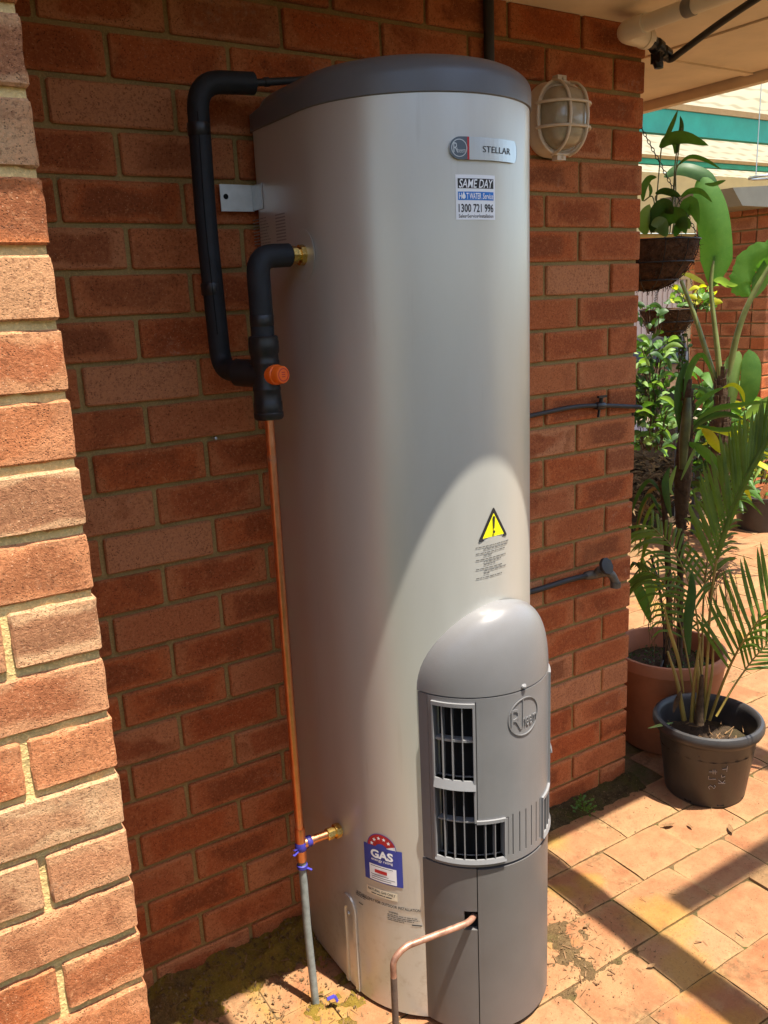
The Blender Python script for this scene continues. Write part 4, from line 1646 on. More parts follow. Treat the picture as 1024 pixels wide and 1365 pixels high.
# ------------------------------------------------------------------ bulkhead lamp
lamp = tag(empty('bulkhead_lamp', (1.135, 0, 1.97)), 'cream oval bulkhead lamp with a wire cage on the wall', 'wall lamp')
LC = Vector((1.098, 0, 1.968))
LS = 0.87
def oval(m, prof, n=36):
    """prof: (half width, half height, y) rings"""
    rings = []
    for a_, b_, y in prof:
        r = []
        for k in range(n):
            t = 2 * PI * k / n
            ct, st_ = math.cos(t), math.sin(t)
            e = 0.82
            r.append((LC.x + a_ * math.copysign(abs(ct) ** e, ct), -y, LC.z + b_ * math.copysign(abs(st_) ** e, st_)))
        rings.append(r)
    loft(m, rings, cap0=False, cap1=True)
m = MB()
oval(m, [(.078, .100, 0), (.080, .102, .010), (.074, .096, .034), (.072, .094, .040), (.064, .086, .042)])
m.build('base', M_CREAMPL, lamp, smooth=35)
m = MB()
oval(m, [(.063, .085, .041), (.062, .084, .060), (.058, .079, .080), (.050, .069, .097), (.036, .050, .107), (.018, .026, .111)])
m.build('glass_dome', M_GLASS, lamp, smooth=60)
m = MB()
ring = []
for k in range(41):
    t = 2 * PI * k / 40
    ct, st_ = math.cos(t), math.sin(t)
    ring.append((LC.x + .075 * math.copysign(abs(ct) ** .82, ct), -.047, LC.z + .096 * math.copysign(abs(st_) ** .82, st_)))
m.tube(ring, .0050, 8, cap=False)
for dz in (-.030, .034):
    m.tube(spline([(LC.x - .078, -.043, LC.z + dz), (LC.x - .067, -.078, LC.z + dz), (LC.x - .040, -.108, LC.z + dz), (LC.x, -.117, LC.z + dz),
                   (LC.x + .040, -.108, LC.z + dz), (LC.x + .067, -.078, LC.z + dz), (LC.x + .083, -.040, LC.z + dz)], 5), .0042, 8)
for dx in (-.026, .030):
    m.tube(spline([(LC.x + dx, -.043, LC.z + .098), (LC.x + dx, -.078, LC.z + .086), (LC.x + dx, -.106, LC.z + .055), (LC.x + dx, -.116, LC.z),
                   (LC.x + dx, -.106, LC.z - .055), (LC.x + dx, -.078, LC.z - .086), (LC.x + dx, -.043, LC.z - .098)], 5), .0042, 8)
m.build('wire_cage', M_CREAMPL, lamp, smooth=60)
for dz in (.104, -.104):
    m = MB()
    m.box((LC.x - .014, -.050, LC.z + dz - .008), (LC.x + .014, -.028, LC.z + dz + .008))
    m.lathe([(0, .004), (.004, .003), (.005, 0)], (LC.x + .004, -.050, LC.z + dz), 10, axis=(0, -1, 0))
    m.build('lug', M_CREAMPL, lamp)

for o in list(lamp.children):
    for v in o.data.vertices:
        v.co = ((v.co.x - LC.x) * LS * 1.18 + LC.x, v.co.y * LS, (v.co.z - LC.z) * LS + LC.z)

# ------------------------------------------------------------------ waste pipe under the eave
pv = tag(empty('waste_pipe', (1.27, -0.2, 2.17)), 'cream plastic pipe with elbow running under the eave from the wall corner', 'pipe')
m = MB()
m.tube(fillet([(1.39, -0.060, 2.172), (1.270, -0.072, 2.172), (1.270, -0.70, 2.176)], .05, 8), .0195, 20)
m.build('pipe_run', M_PVC, pv, smooth=50)
m = MB()
m.tube(fillet([(1.372, -0.062, 2.172), (1.270, -0.072, 2.172), (1.270, -0.150, 2.172)], .045, 10), .0240, 22)
m.lathe([(.0205, -.004), (.0262, -.003), (.0262, .014), (.0238, .016)], (1.362, -0.063, 2.172), 22, axis=(1, .1, 0))
m.build('elbow', M_PVC, pv, smooth=35)
m = MB()
m.box((1.262, -0.290, 2.1925), (1.278, -0.264, 2.2215))
m.lathe([(.0200, -.014), (.0212, -.012), (.0212, .012), (.0200, .014)], (1.270, -0.277, 2.1733), 22, axis=(0, 1, 0))
m.build('clip', simple('clip_grey', (0.2, 0.18, 0.16), 0.5), pv, smooth=40)
hv = tag(empty('hose_valve', (1.42, -0.05, 2.16)), 'black plastic valve and hose hanging from the cream pipe end', 'valve')
m = MB()
m.lathe([(.013, 0), (.018, .004), (.018, .020), (.014, .024), (.014, .030), (.020, .034), (.020, .052), (.013, .056), (.013, .066), (.017, .070), (.017, .092), (0, .094)], (1.380, -0.061, 2.170), 14, axis=(1, .12, -.28))
m.box((1.416, -0.070, 2.120), (1.428, -0.040, 2.148))
m.lathe([(0, 0), (.012, .0), (.014, .006), (.012, .018), (0, .02)], (1.426, -.055, 2.126), 12, axis=(.3, 0, -1))
m.build('valve_body', M_BLACK, hv, smooth=35)
m = MB()
m.tube(spline([(1.455, -0.055, 2.140), (1.470, -0.060, 2.133), (1.455, -0.11, 2.140), (1.40, -0.26, 2.158), (1.345, -0.42, 2.172), (1.30, -0.60, 2.186)], 7), .0085, 12)
m.build('hose_tail', M_HOSE, hv, smooth=50)

# ================================================================== GROUND COVER BY THE HEATER
def rough_patch(name, mats, fn, x0, x1, y0, y1, step, label_kind='stuff'):
    nx, ny = int((x1 - x0) / step), int((y1 - y0) / step)
    m = MB()
    ix = {}
    for i in range(nx + 1):
        for j in range(ny + 1):
            x, y = x0 + (x1 - x0) * i / nx, y0 + (y1 - y0) * j / ny
            h = fn(x, y)
            if h is not None:
                ix[i, j] = m.add([(x, y, h)], [])
    for i in range(nx):
        for j in range(ny):
            q = [ix.get(c) for c in ((i, j), (i + 1, j), (i + 1, j + 1), (i, j + 1))]
            if None not in q:
                m.f.append(tuple(q))
    m.m = [0] * len(m.f)
    return kind(m.build(name, mats, smooth=60), label_kind)

def fbm(x, y, s, z=0.0):
    v = Vector((x * s, y * s, z))
    return noise.noise(v) + 0.5 * noise.noise(v * 2.1) + 0.27 * noise.noise(v * 4.7) + 0.15 * noise.noise(v * 11)

def moss_h(x, y):
    """soil and moss heaped against the wall, thinning out over the paving"""
    d = -y
    base = 0.040 * math.exp(-(d / 0.10) ** 2) - 0.004
    base += 0.017 * fbm(x, y, 16) * (1 if d < .25 else 0.75) + 0.008 * fbm(x, y, 60, 3)
    if x > 0.26:
        base -= (x - 0.26) * 0.4
    lim = 0.004 + 0.010 * math.exp(-(d / 0.2) ** 2)
    cov = 0.011 * fbm(x, y, 7.0, 5.0)
    # bare patch of paving where the photograph shows sunlit brick
    bare = math.exp(-(((x - 0.10) / 0.10) ** 2 + ((y + 0.155) / 0.050) ** 2))
    return base + cov - 0.035 * bare - (0.020 if d > 0.42 else 0)
rough_patch('mossy_soil', M_SOIL, moss_h, -0.275, 0.33, -0.62, 0.004, 0.006)

def foot_h(x, y):
    d = -y
    return 0.022 * math.exp(-(d / 0.05) ** 2) + 0.011 * fbm(x, y, 22) - 0.0035 - 0.55 * max(0, d - 0.055) * 0.35
rough_patch('wall_foot_moss', M_MOSS, foot_h, 0.70, 1.46, -0.125, 0.004, 0.006)

def litter_h(x, y):
    r = math.hypot((x - 0.745) / 0.10, (y + 0.44) / 0.085)
    return 0.009 * math.exp(-r * r) + 0.010 * fbm(x, y, 26, 2) * math.exp(-r * r * .4) - 0.0066
rough_patch('damp_soil', M_DAMP, litter_h, 0.60, 0.90, -0.56, -0.32, 0.006)

# crumbs, twigs and dry bits scattered on the paving and the soil
rc = random.Random(77)
crumb = MB()
def crumb_at(x, y, z, r):
    b = len(crumb.v)
    pts = [Vector((rc.gauss(0, 1), rc.gauss(0, 1), rc.gauss(0, .8))).normalized() * r * rc.uniform(.6, 1.3) for _ in range(5)]
    crumb.add([Vector((x, y, z + r * .4)) + p for p in pts], [(0, 1, 2), (0, 2, 3), (0, 3, 4), (0, 4, 1), (1, 3, 2), (1, 4, 3)])
for _ in range(2600):
    x, y = rc.uniform(-0.27, 0.30), -abs(rc.gauss(0, .2))
    if y < -.62:
        continue
    crumb_at(x, y, max(moss_h(x, y), 0.0), rc.choice((.0012, .0016, .002, .003, .0045)))
for _ in range(900):
    x, y = 0.745 + rc.gauss(0, .09), -0.44 + rc.gauss(0, .075)
    crumb_at(x, y, max(0, litter_h(x, y)), rc.choice((.001, .0014, .002, .003)))
for _ in range(900):
    x, y = rc.uniform(.7, 1.45), -abs(rc.gauss(0, .07))
    crumb_at(x, y, max(0, foot_h(x, y)), rc.choice((.001, .0014, .002, .003)))
for _ in range(1300):
    x, y = rc.uniform(.6, 2.6), rc.uniform(-1.0, .4)
    if y > -.05 and x < 1.5:
        continue
    # grit gathers in the joints
    if rc.random() < .6:
        y = -0.2195 + PY * round((y + .2195) / PY) + rc.gauss(0, .006)
    crumb_at(x, y, 0, rc.choice((.0008, .001, .0013, .002)))
kind(crumb.build('grit', M_LINT), 'stuff')
tw = MB()
for _ in range(420):
    k = rc.random()
    if k < .25:
        x, y, z = 0.75 + rc.gauss(0, .08), -0.43 + rc.gauss(0, .07), None
        z = max(0, litter_h(x, y))
    elif k < .75:
        x, y = rc.uniform(-.25, .3), rc.uniform(-.5, -.01)
        z = max(0, moss_h(x, y))
    else:
        x, y, z = rc.uniform(.65, 2.2), rc.uniform(-.9, -.05), 0
    a = rc.uniform(0, PI)
    L = rc.uniform(.006, .026)
    d = Vector((math.cos(a) * L, math.sin(a) * L, rc.uniform(-.002, .006)))
    p = Vector((x, y, z + .002))
    tw.bar(p, p + d, rc.choice((.0008, .0012, .003)), .0007)
kind(tw.build('twigs', M_DRY), 'stuff')

# dead leaves lying singly on the paving
def flat_leaf(L, wd, curl, mt, name):
    m = MB()
    n = 6
    for i in range(n + 1):
        t = i / n
        ww = wd * math.sin(PI * min(1, t * .93 + .05)) ** .8
        z = curl * (t - .5) ** 2 * 4
        m.v += [(t * L - L / 2, -ww, z + ww * .5), (t * L - L / 2, 0, z), (t * L - L / 2, ww, z + ww * .45)]
    for i in range(n):
        for k in (0, 1):
            m.f.append((3 * i + k, 3 * i + 3 + k, 3 * i + 4 + k, 3 * i + 1 + k))
    m.m = [0] * len(m.f)
    return m.build(name, mt, smooth=60)
leafA = flat_leaf(.042, .008, .006, M_DRY, 'fallen_leaf')
spots = [(891, 1101, 'curled tan leaf on the paving in front of the black pot'), (974, 1106, 'brown leaf lying in a paving joint right of the pot shadow'),
         (920, 1102, 'small dry leaf among the frond shadows'), (868, 1288, 'dark leaf lying in the ochre stained paving'), (782, 1235, 'brown scrap of leaf by the heater side of the paving')]
for i, (px, py, lb) in enumerate(spots):
    p = at_z(px, py, 0.003)
    o = leafA if i == 0 else leafA.copy()
    if i:
        COL.objects.link(o)
    o.location = p
    o.rotation_euler = (rc.uniform(-.2, .2), rc.uniform(-.2, .2), rc.uniform(0, 6))
    s = (1, .9, .6, .55, .7)[i]
    o.scale = (s, s, s)
    tag(o, lb, 'leaf', 'dead leaves on the paving')

# ================================================================== PLANTS
VIEW = Vector((fwd.x, fwd.y, 0)).normalized()
def blade(m, path, width, twist=0.0, fold=0.25, prof=None, n=5, mi=0, droopw=0.0, jag=0.0, rip=0.0):
    """a leaf blade along path (3-D points), width in metres at its widest, folded along the midrib"""
    P = spline(path, n)
    N = len(P) - 1
    b = len(m.v)
    pr = prof or (lambda t: math.sin(PI * min(1.0, t * 0.95 + 0.05)) ** 0.75)
    for i, p in enumerate(P):
        t = (P[min(i + 1, N)] - P[max(i - 1, 0)]).normalized()
        look = (p - CAM).normalized()
        u = t.cross(look)
        if u.length < 0.15:
            u = t.cross(Vector((0, 0, 1)))
        u.normalize()
        u = Matrix.Rotation(twist, 3, t) @ u
        nrm = u.cross(t)
        ww = width / 2 * pr(i / N)
        j1 = 1 + jag * random.uniform(-1, 1)
        rp_ = rip * (1 if i % 2 else -1)
        for k, q in ((-1, 1), (-.5, .35), (0, 0), (.5, .35), (1, 1)):
            m.v.append(tuple(p + u * ww * k * (j1 if abs(k) == 1 else 1) + nrm * (ww * fold * q + (rp_ if abs(k) < 1 and k else 0)) + Vector((0, 0, -droopw * ww * q))))
    for i in range(N):
        for k in range(4):
            m.f.append((b + 5 * i + k, b + 5 * i + 5 + k, b + 5 * i + 6 + k, b + 5 * i + 1 + k))
            m.m.append(mi)

def frond(m, rachis, n, len_fn, ang_fn, width, sides=(-1, 1), twist=0.0, t0=0.15, droop=0.25, r=0.004, n_sp=6, mi_s=1, rnd=None, drop=0.0):
    """palm leaf: tapering rachis with two rows of leaflets"""
    rnd = rnd or random.Random(1)
    P = spline(rachis, n_sp)
    N = len(P) - 1
    m.tube(P, r, 7, mi_s, True, [r * (1 - .75 * i / N) for i in range(N + 1)])
    for k in range(n):
        t = t0 + (1 - t0) * (k + .5) / n
        f = t * N
        i = min(int(f), N - 1)
        p = P[i].lerp(P[i + 1], f - i)
        d = (P[i + 1] - P[i]).normalized()
        look = (p - CAM).normalized()
        u = d.cross(look).normalized()
        u = Matrix.Rotation(twist, 3, d) @ u
        for s in sides:
            if rnd.random() < drop:
                continue
            L = len_fn(t) * rnd.uniform(.9, 1.08)
            a = ang_fn(t) + rnd.uniform(-.07, .07)
            dr = d * math.cos(a) + u * (s * math.sin(a)) + look * rnd.uniform(-.18, .18)
            dr.normalize()
            pts = [p, p + dr * L * .4 + Vector((0, 0, -droop * L * .06)), p + dr * L * .75 + Vector((0, 0, -droop * L * .3)), p + dr * L + Vector((0, 0, -droop * L * .75))]
            blade(m, pts, width, rnd.uniform(-.6, .6), .3, lambda q: (math.sin(PI * min(1, q * .9 + .1)) ** .6), 2)

# ---- potted palm in the black pot
PB = (1.605, -0.182)
palm = tag(empty('potted_palm', (PB[0], PB[1], 0)), 'young palm with arching fronds in a black plastic pot with a thick rim', 'potted palm')
m = MB()
m.lathe([(0.0, .012), (.110, .012), (.117, .0), (.120, .004), (.146, .205), (.149, .208), (.152, .2085), (.155, .213), (.161, .218), (.1655, .228), (.1655, .240), (.161, .249), (.153, .252), (.146, .248),
         (.141, .235), (.139, .205), (.128, .10), (.118, .02)], (*PB, 0), 56)
pot = m.build('pot', M_POT, palm, smooth=40)
for a in (-2.1, -2.9, -1.3, -.4, .5, 1.4, 2.3):
    m = MB()
    c = Vector((PB[0] + .1185 * math.cos(a), PB[1] + .1185 * math.sin(a), .008))
    t = Vector((-math.sin(a), math.cos(a), 0)) * .011
    nn = Vector((math.cos(a), math.sin(a), 0)) * .0022
    m.add([c - t + nn, c + t + nn, c + t + nn + Vector((0, 0, .013)) , c - t + nn + Vector((0, 0, .013))], [(0, 1, 2, 3)])
    m.build('drain_slot', M_DARK, pot)
# scratched plant name on the pot's side
def pot_pt(a, z):
    r = .120 + (.146 - .120) * (z - .004) / .201 + .0006
    return Vector((PB[0] + r * math.cos(a), PB[1] + r * math.sin(a), z))
m = MB()
def stroke(pts, a0, z0, sx=1.0):
    q = [pot_pt(a0 + x * 1.5 * sx / .135, z0 - .02 + y * 1.5) for x, y in pts]
    m.tube(q, .0009, 5)
A0 = math.atan2(CAM.y - PB[1], CAM.x - PB[0]) + .10
for st_pts, dz in (([(.010, .0), (.013, -.003), (.010, -.007), (.006, -.003), (.002, -.001), (-.001, -.005), (.002, -.009)], 0), ([(.012, .014), (-.002, .013), (-.002, .020)], 0),
                   ([(.013, .030), (-.002, .029)], 0), ([(.006, .025), (.005, .034)], 0), ([(.010, .025), (.009, .034)], 0)):
    stroke([(p[0], p[1] * 1.1) for p in st_pts], A0, .105)
for st_pts in ([(.012, .0), (-.002, .001)], [(.006, .0), (.011, .008)], [(.005, .002), (-.002, .008)], [(.010, .016), (.004, .013), (.002, .019)], [(.012, .026), (.012, .038)], [(.012, .032), (.003, .031)]):
    stroke([(p[0], p[1] * 1.1) for p in st_pts], A0 + .22, .112)
m.build('scratched_lettering', M_SCRATCH, pot)
m = MB()
ns = 24
for i in range(7):
    for k in range(ns):
        rr = .142 * i / 6
        a = 2 * PI * k / ns
        x, y = PB[0] + rr * math.cos(a), PB[1] + rr * math.sin(a)
        m.v.append((x, y, .165 + .012 * fbm(x, y, 40)))
for i in range(6):
    for k in range(ns):
        m.f.append((i * ns + k, (i + 1) * ns + k, (i + 1) * ns + (k + 1) % ns, i * ns + (k + 1) % ns))
m.m = [0] * len(m.f)
for _ in range(60):
    a, rr = rc.uniform(0, 6.28), rc.uniform(.02, .13)
    p = Vector((PB[0] + rr * math.cos(a), PB[1] + rr * math.sin(a), .176))
    a2 = rc.uniform(0, 6.28)
    m.bar(p, p + Vector((math.cos(a2), math.sin(a2), rc.uniform(-.2, .5))) * rc.uniform(.01, .045), .0022, .0012, mi=1)
m.build('soil', [M_MULCH, M_DRY], palm, smooth=60)
def pv_(px, py, dd=0.0):
    return at_v(px, py, PB, dd)
rp = random.Random(31)
m = MB()
frond(m, [pv_(938, 962, .0), pv_(943, 880, -.02), pv_(948, 800, -.01), pv_(961, 720, .0), pv_(985, 655, .02), pv_(1012, 603, .05), pv_(1045, 560, .08)], 30,
      lambda t: .235 * (1 - .45 * abs(t - .45) / .55), lambda t: .62 - .25 * t, .0125, sides=(1,), twist=.3, t0=.40, droop=-.05, r=.0052, rnd=rp)
frond(m, [pv_(938, 962, .001), pv_(943, 880, -.019), pv_(948, 800, -.009), pv_(961, 720, .001), pv_(985, 655, .021), pv_(1012, 603, .051), pv_(1045, 560, .081)], 24,
      lambda t: .17 * (1 - .4 * t), lambda t: .30 - .1 * t, .0125, sides=(-1,), twist=-1.0, t0=.42, droop=-.1, r=.001, rnd=rp)
m.build('frond', [M_LEAFP, M_STEM], palm, smooth=60)
m = MB()
frond(m, [pv_(946, 960), pv_(966, 905, -.02), pv_(988, 860, -.05), pv_(1022, 815, -.07), pv_(1060, 785, -.09)], 15,
      lambda t: .185 * (1 - .2 * abs(t - .5)), lambda t: .95 - .15 * t, .0125, sides=(1,), twist=-.1, t0=.30, droop=-.1, r=.0050, rnd=rp)
frond(m, [pv_(946, 960, .001), pv_(966, 905, -.019), pv_(988, 860, -.049), pv_(1022, 815, -.069), pv_(1060, 785, -.089)], 11,
      lambda t: .13, lambda t: .5, .011, sides=(-1,), twist=-.9, t0=.45, droop=.5, r=.001, rnd=rp)
m.build('frond', [M_LEAFP, M_STEM], palm, smooth=60)
m = MB()
frond(m, [pv_(936, 962, .01), pv_(934, 880, .03), pv_(925, 800, .06), pv_(900, 735, .10), pv_(868, 700, .14)], 20,
      lambda t: .16 * (1 - .3 * t), lambda t: .75, .010, twist=.3, t0=.35, droop=.7, r=.0042, rnd=rp, drop=.15)
m.build('frond', [M_LEAFP, M_STEM], palm, smooth=60)
m = MB()
frond(m, [pv_(955, 955, .03), pv_(985, 905, .08), pv_(1020, 862, .12), pv_(1060, 840, .16)], 14, lambda t: .15, lambda t: .8, .011, twist=.2, t0=.4, droop=.3, r=.004, rnd=rp)
m.build('frond', [M_LEAFP, M_STEM], palm, smooth=60)
m = MB()
frond(m, [pv_(932, 962, .02), pv_(936, 880, .08), pv_(938, 800, .12), pv_(948, 715, .16), pv_(968, 640, .20), pv_(1000, 585, .25)], 26,
      lambda t: .19 * (1 - .35 * t), lambda t: .8 - .3 * t, .0105, twist=.4, t0=.42, droop=.45, r=.0045, rnd=rp, drop=.1)
m.build('frond', [M_LEAFP, M_STEM], palm, smooth=60)
m = MB()
frond(m, [pv_(930, 962, .02), pv_(918, 885, .05), pv_(902, 815, .09), pv_(880, 770, .13), pv_(852, 760, .17)], 18,
      lambda t: .15 * (1 - .35 * t), lambda t: .85 - .2 * t, .0085, twist=.2, t0=.35, droop=.9, r=.0036, rnd=rp, drop=.15)
m.build('frond', [M_LEAFP, M_STEM], palm, smooth=60)
m = MB()   # unopened spear and stalks
blade(m, [pv_(919, 872, .02), pv_(918, 830, .02), pv_(923, 790, .02), pv_(922, 762, .02)], .030, .2, .5)
m.build('frond', M_LEAFD, palm, smooth=60)
m = MB()
blade(m, [pv_(912, 925, .0), pv_(905, 880, .0), pv_(893, 840, -.01), pv_(884, 800, -.02)], .012, .2, .5)
m.build('frond', M_STEM, palm, smooth=60)
m = MB()
for a_, b_, c_, r in (((912, 960), (903, 910), (890, 868), .0055), ((922, 962), (926, 905), (934, 850), .0046), ((938, 960), (949, 900), (951, 850), .0042),
                      ((930, 962), (932, 920), (930, 880), .0065)):
    m.tube(spline([pv_(*a_, -.01), pv_(*b_, -.01), pv_(*c_, 0)], 5), r, 8, radii=[r * (1.5 - .9 * i / 10) for i in range(11)])
m.build('stalk', M_STEM, palm, smooth=50)
m = MB()
m.tube(spline([pv_(932, 965, -.02), pv_(934, 935, -.02), pv_(936, 900, -.02)], 5), .012, 9, radii=[.016 - .0011 * i for i in range(11)])
blade(m, [pv_(898, 950, -.05), pv_(903, 935, -.05), pv_(908, 920, -.05)], .016, .3, .5)
m.build('sheath', M_TRUNK, palm, smooth=50)
m = MB()
blade(m, [pv_(897, 963, -.06), pv_(880, 966, -.10), pv_(863, 971, -.13)], .014, .9, .3)
m.build('leaflet', M_LEAFG, palm, smooth=60)

# ---- tall strap-leaved plant in the terracotta pot
TB = (1.775, 0.115)
dra = tag(empty('terracotta_potted_plant', (TB[0], TB[1], 0)), 'tall bare stemmed plant in a big terracotta pot beside the wall corner', 'potted plant')
m = MB()
m.lathe([(0, .0), (.150, .0), (.156, .01), (.188, .292), (.192, .296), (.194, .330), (.190, .336), (.180, .336), (.176, .328), (.170, .25)], (*TB, 0), 48)
tpot = m.build('pot', M_TERRA, dra, smooth=40)
m = MB()
for i in range(7):
    for k in range(24):
        rr, a = .176 * i / 6, 2 * PI * k / 24
        x, y = TB[0] + rr * math.cos(a), TB[1] + rr * math.sin(a)
        m.v.append((x, y, .262 + .014 * fbm(x, y, 30)))
for i in range(6):
    for k in range(24):
        m.f.append((i * 24 + k, (i + 1) * 24 + k, (i + 1) * 24 + (k + 1) % 24, i * 24 + (k + 1) % 24))
m.m = [0] * len(m.f)
m.build('soil', M_MULCH, dra, smooth=60)
m = MB()
rq = random.Random(4)
for _ in range(260):
    a, rr = rq.uniform(0, 6.28), .17 * math.sqrt(rq.random())
    p = Vector((TB[0] + rr * math.cos(a), TB[1] + rr * math.sin(a), .268 + rq.uniform(0, .012)))
    d = Vector((rq.uniform(-1, 1), rq.uniform(-1, 1), rq.uniform(0, .6))).normalized() * rq.uniform(.006, .013)
    blade(m, [p, p + d * .5, p + d], .008, rq.uniform(-1, 1), .2, None, 1)
kind(m.build('ground_cover', M_LEAFD, dra), 'stuff')
def tv(px, py, dd=0.0):
    return at_v(px, py, TB, dd)
def trunk(pts, r0, r1, mt=M_TRUNK, nm='stem', seed=0):
    m = MB()
    P = spline(pts, 8)
    N = len(P) - 1
    rr = random.Random(seed)
    m.tube(P, r0, 12, radii=[(r0 + (r1 - r0) * i / N) * rr.uniform(.86, 1.14) for i in range(N + 1)])
    return m.build(nm, mt, dra, smooth=50)
trunk([tv(888, 890), tv(892, 810), tv(890, 740, .0), tv(886, 680, .0), tv(880, 640, .02)], .0125, .008, seed=1)
trunk([tv(906, 888, .02), tv(907, 800, .02), tv(907, 720, .02), tv(909, 650, .02), tv(914, 560, .03), tv(917, 505, .03)], .0105, .013, seed=2)
m = MB()   # fibrous upper trunk with old leaf bases
P = spline([tv(908, 705, .03), tv(910, 640, .03), tv(915, 575, .03), tv(918, 520, .03)], 8)
m.tube(P, .02, 12, radii=[.016 + .012 * math.sin(PI * min(1, i / 20)) * random.uniform(.85, 1.15) for i in range(len(P))])
for i in range(len(P) - 1):
    for _ in range(7):
        a = random.uniform(0, 6.28)
        o_ = Vector((math.cos(a), math.sin(a), 0)) * .018
        p = P[i] + o_
        d = o_.normalized() * random.uniform(.004, .014) + Vector((0, 0, random.uniform(-.03, .035)))
        m.bar(p, p + d, .0045, .002)
m.build('stem', M_TRUNK, dra, smooth=50)
m = MB()
m.tube(spline([tv(868, 740, -.02), tv(880, 790, -.03), tv(886, 850, -.02), tv(884, 900, .0)], 6), .0045, 7)
m.tube(spline([tv(884, 880, -.03), tv(878, 905, -.10), tv(886, 930, -.16), tv(905, 948, -.2)], 6), .0032, 7)
m.build('stem', M_HOSE, dra, smooth=50)
m = MB()
P = spline([tv(910, 625, .0), tv(912, 590, .0), tv(915, 560, .0), tv(917, 530, .01)], 6)
m.tube(P, .02, 10, radii=[.011 + .006 * math.sin(PI * i / (len(P) - 1)) for i in range(len(P))])
m.build('sheath', M_SHEATH, dra, smooth=50)
def dleaf(pts, wd, mt=M_LEAF, twist=0.0, fold=.25, root=dra, fnc=tv, **kw):
    m = MB()
    blade(m, [fnc(*p) for p in pts], wd, twist, fold, **kw)
    return m.build('leaf', mt, root, smooth=60)
dleaf([(911, 590, .03), (905, 545, .02), (908, 505, .02), (919, 478, .03)], .030, M_LEAFD, .5)
dleaf([(914, 560, .03), (916, 520, .02), (922, 490, .01), (936, 474, .0), (951, 500, -.01)], .028, M_LEAF, .7)
dleaf([(918, 560, .05), (930, 540, .05), (948, 525, .05), (966, 516, .06)], .022, M_LEAF, .6)
dleaf([(964, 517, .05), (978, 513, .04), (989, 523, .04), (993, 538, .04)], .016, M_LEAFY, .5)
dleaf([(920, 570, .03), (950, 548, .0), (985, 541, -.02), (1030, 535, -.03)], .030, M_LEAF, .9)
dleaf([(922, 575, .03), (940, 560, .02), (968, 553, .02), (993, 560, .03)], .030, M_LEAFD, .8)
dleaf([(925, 570, .05), (950, 573, .03), (975, 580, .02), (1000, 590, .02), (1025, 612, .02)], .030, M_LEAFY, .9)
dleaf([(930, 568, .0), (960, 574, -.02), (985, 572, -.02), (1000, 578, -.02)], .026, M_LEAF, .9)
dleaf([(936, 572, -.02), (945, 580, -.03), (953, 592, -.04), (960, 604, -.04)], .034, M_LEAFY, .3)
dleaf([(916, 590, .0), (935, 600, -.02), (955, 620, -.04), (972, 650, -.05)], .034, M_LEAF, .4)
dleaf([(908, 640, .0), (916, 622, -.01), (924, 605, -.01), (930, 590, -.01)], .012, M_LEAFG, .4)
dleaf([(898, 660, -.01), (893, 650, -.01), (897, 635, -.01), (902, 620, -.01)], .016, M_LEAFG, .4)
dleaf([(895, 690, .0), (889, 660, -.02), (888, 640, -.02), (893, 622, -.02)], .026, M_LEAFD, .4)
for pts, wd, mt in ([[(884, 690, 0), (868, 660, .02), (856, 672, .04), (848, 705, .05)], .014, M_LEAFD], [[(886, 680, 0), (872, 672, .02), (858, 700, .03), (850, 745, .04)], .013, M_LEAFP],
                    [[(884, 700, 0), (870, 690, .02), (860, 722, .03), (853, 765, .04)], .012, M_LEAFD], [[(888, 720, 0), (872, 705, -.02), (858, 735, -.02), (848, 790, -.02)], .012, M_LEAFP],
                    [[(884, 660, 0), (866, 640, .02), (850, 660, .03), (840, 690, .04)], .016, M_LEAFD], [[(886, 650, 0), (866, 655, .05), (852, 690, .06), (846, 730, .06)], .016, M_DRY],
                    [[(888, 700, 0), (868, 715, .05), (856, 745, .06), (850, 780, .06)], .010, M_LEAFP], [[(888, 780, 0), (870, 760, .03), (855, 757, .04), (840, 775, .05)], .010, M_LEAFD],
                    [[(889, 760, 0), (872, 738, .03), (858, 733, .04), (846, 742, .05)], .009, M_LEAFP], [[(889, 800, 0), (876, 770, .03), (862, 765, .04), (846, 778, .05)], .008, M_LEAFP]):
    dleaf(pts, wd, mt, .5)
dleaf([(868, 830, -.01), (858, 800, -.02), (850, 782, -.02), (843, 772, -.02)], .040, M_LEAF, .3)
dleaf([(862, 812, .03), (868, 790, .03), (862, 768, .03), (856, 740, .03)], .036, M_LEAFG, .3)
dleaf([(862, 790, .05), (872, 784, .05), (882, 780, .05), (890, 778, .05)], .030, M_LEAFY, .3)
# withered fronds curling round the stems
m = MB()
rw = random.Random(8)
for k in range(26):
    x0, y0 = rw.uniform(878, 918), rw.uniform(800, 850)
    pts = [tv(900 + rw.uniform(-6, 10), 795 + rw.uniform(-5, 10), -.03), tv((x0 + 900) / 2, y0 - 45 + rw.uniform(-6, 6), -.06), tv(x0 - rw.uniform(4, 18), y0 - 8, -.08), tv(x0 - rw.uniform(6, 22), y0 + rw.uniform(10, 40), -.08)]
    m.tube(spline(pts, 5), .0011, 4, radii=None)
for k in range(16):
    x0 = rw.uniform(935, 985)
    pts = [tv(945, 800, -.2), tv((x0 + 950) / 2, 765 + rw.uniform(-8, 5), -.2), tv(x0, 772 + rw.uniform(-5, 12), -.2), tv(x0 + rw.uniform(0, 12), 815 + rw.uniform(-8, 25), -.2)]
    m.tube(spline(pts, 5), .0010, 4)
kind(m.build('withered_leaf', M_DRY, dra, smooth=50), 'stuff')

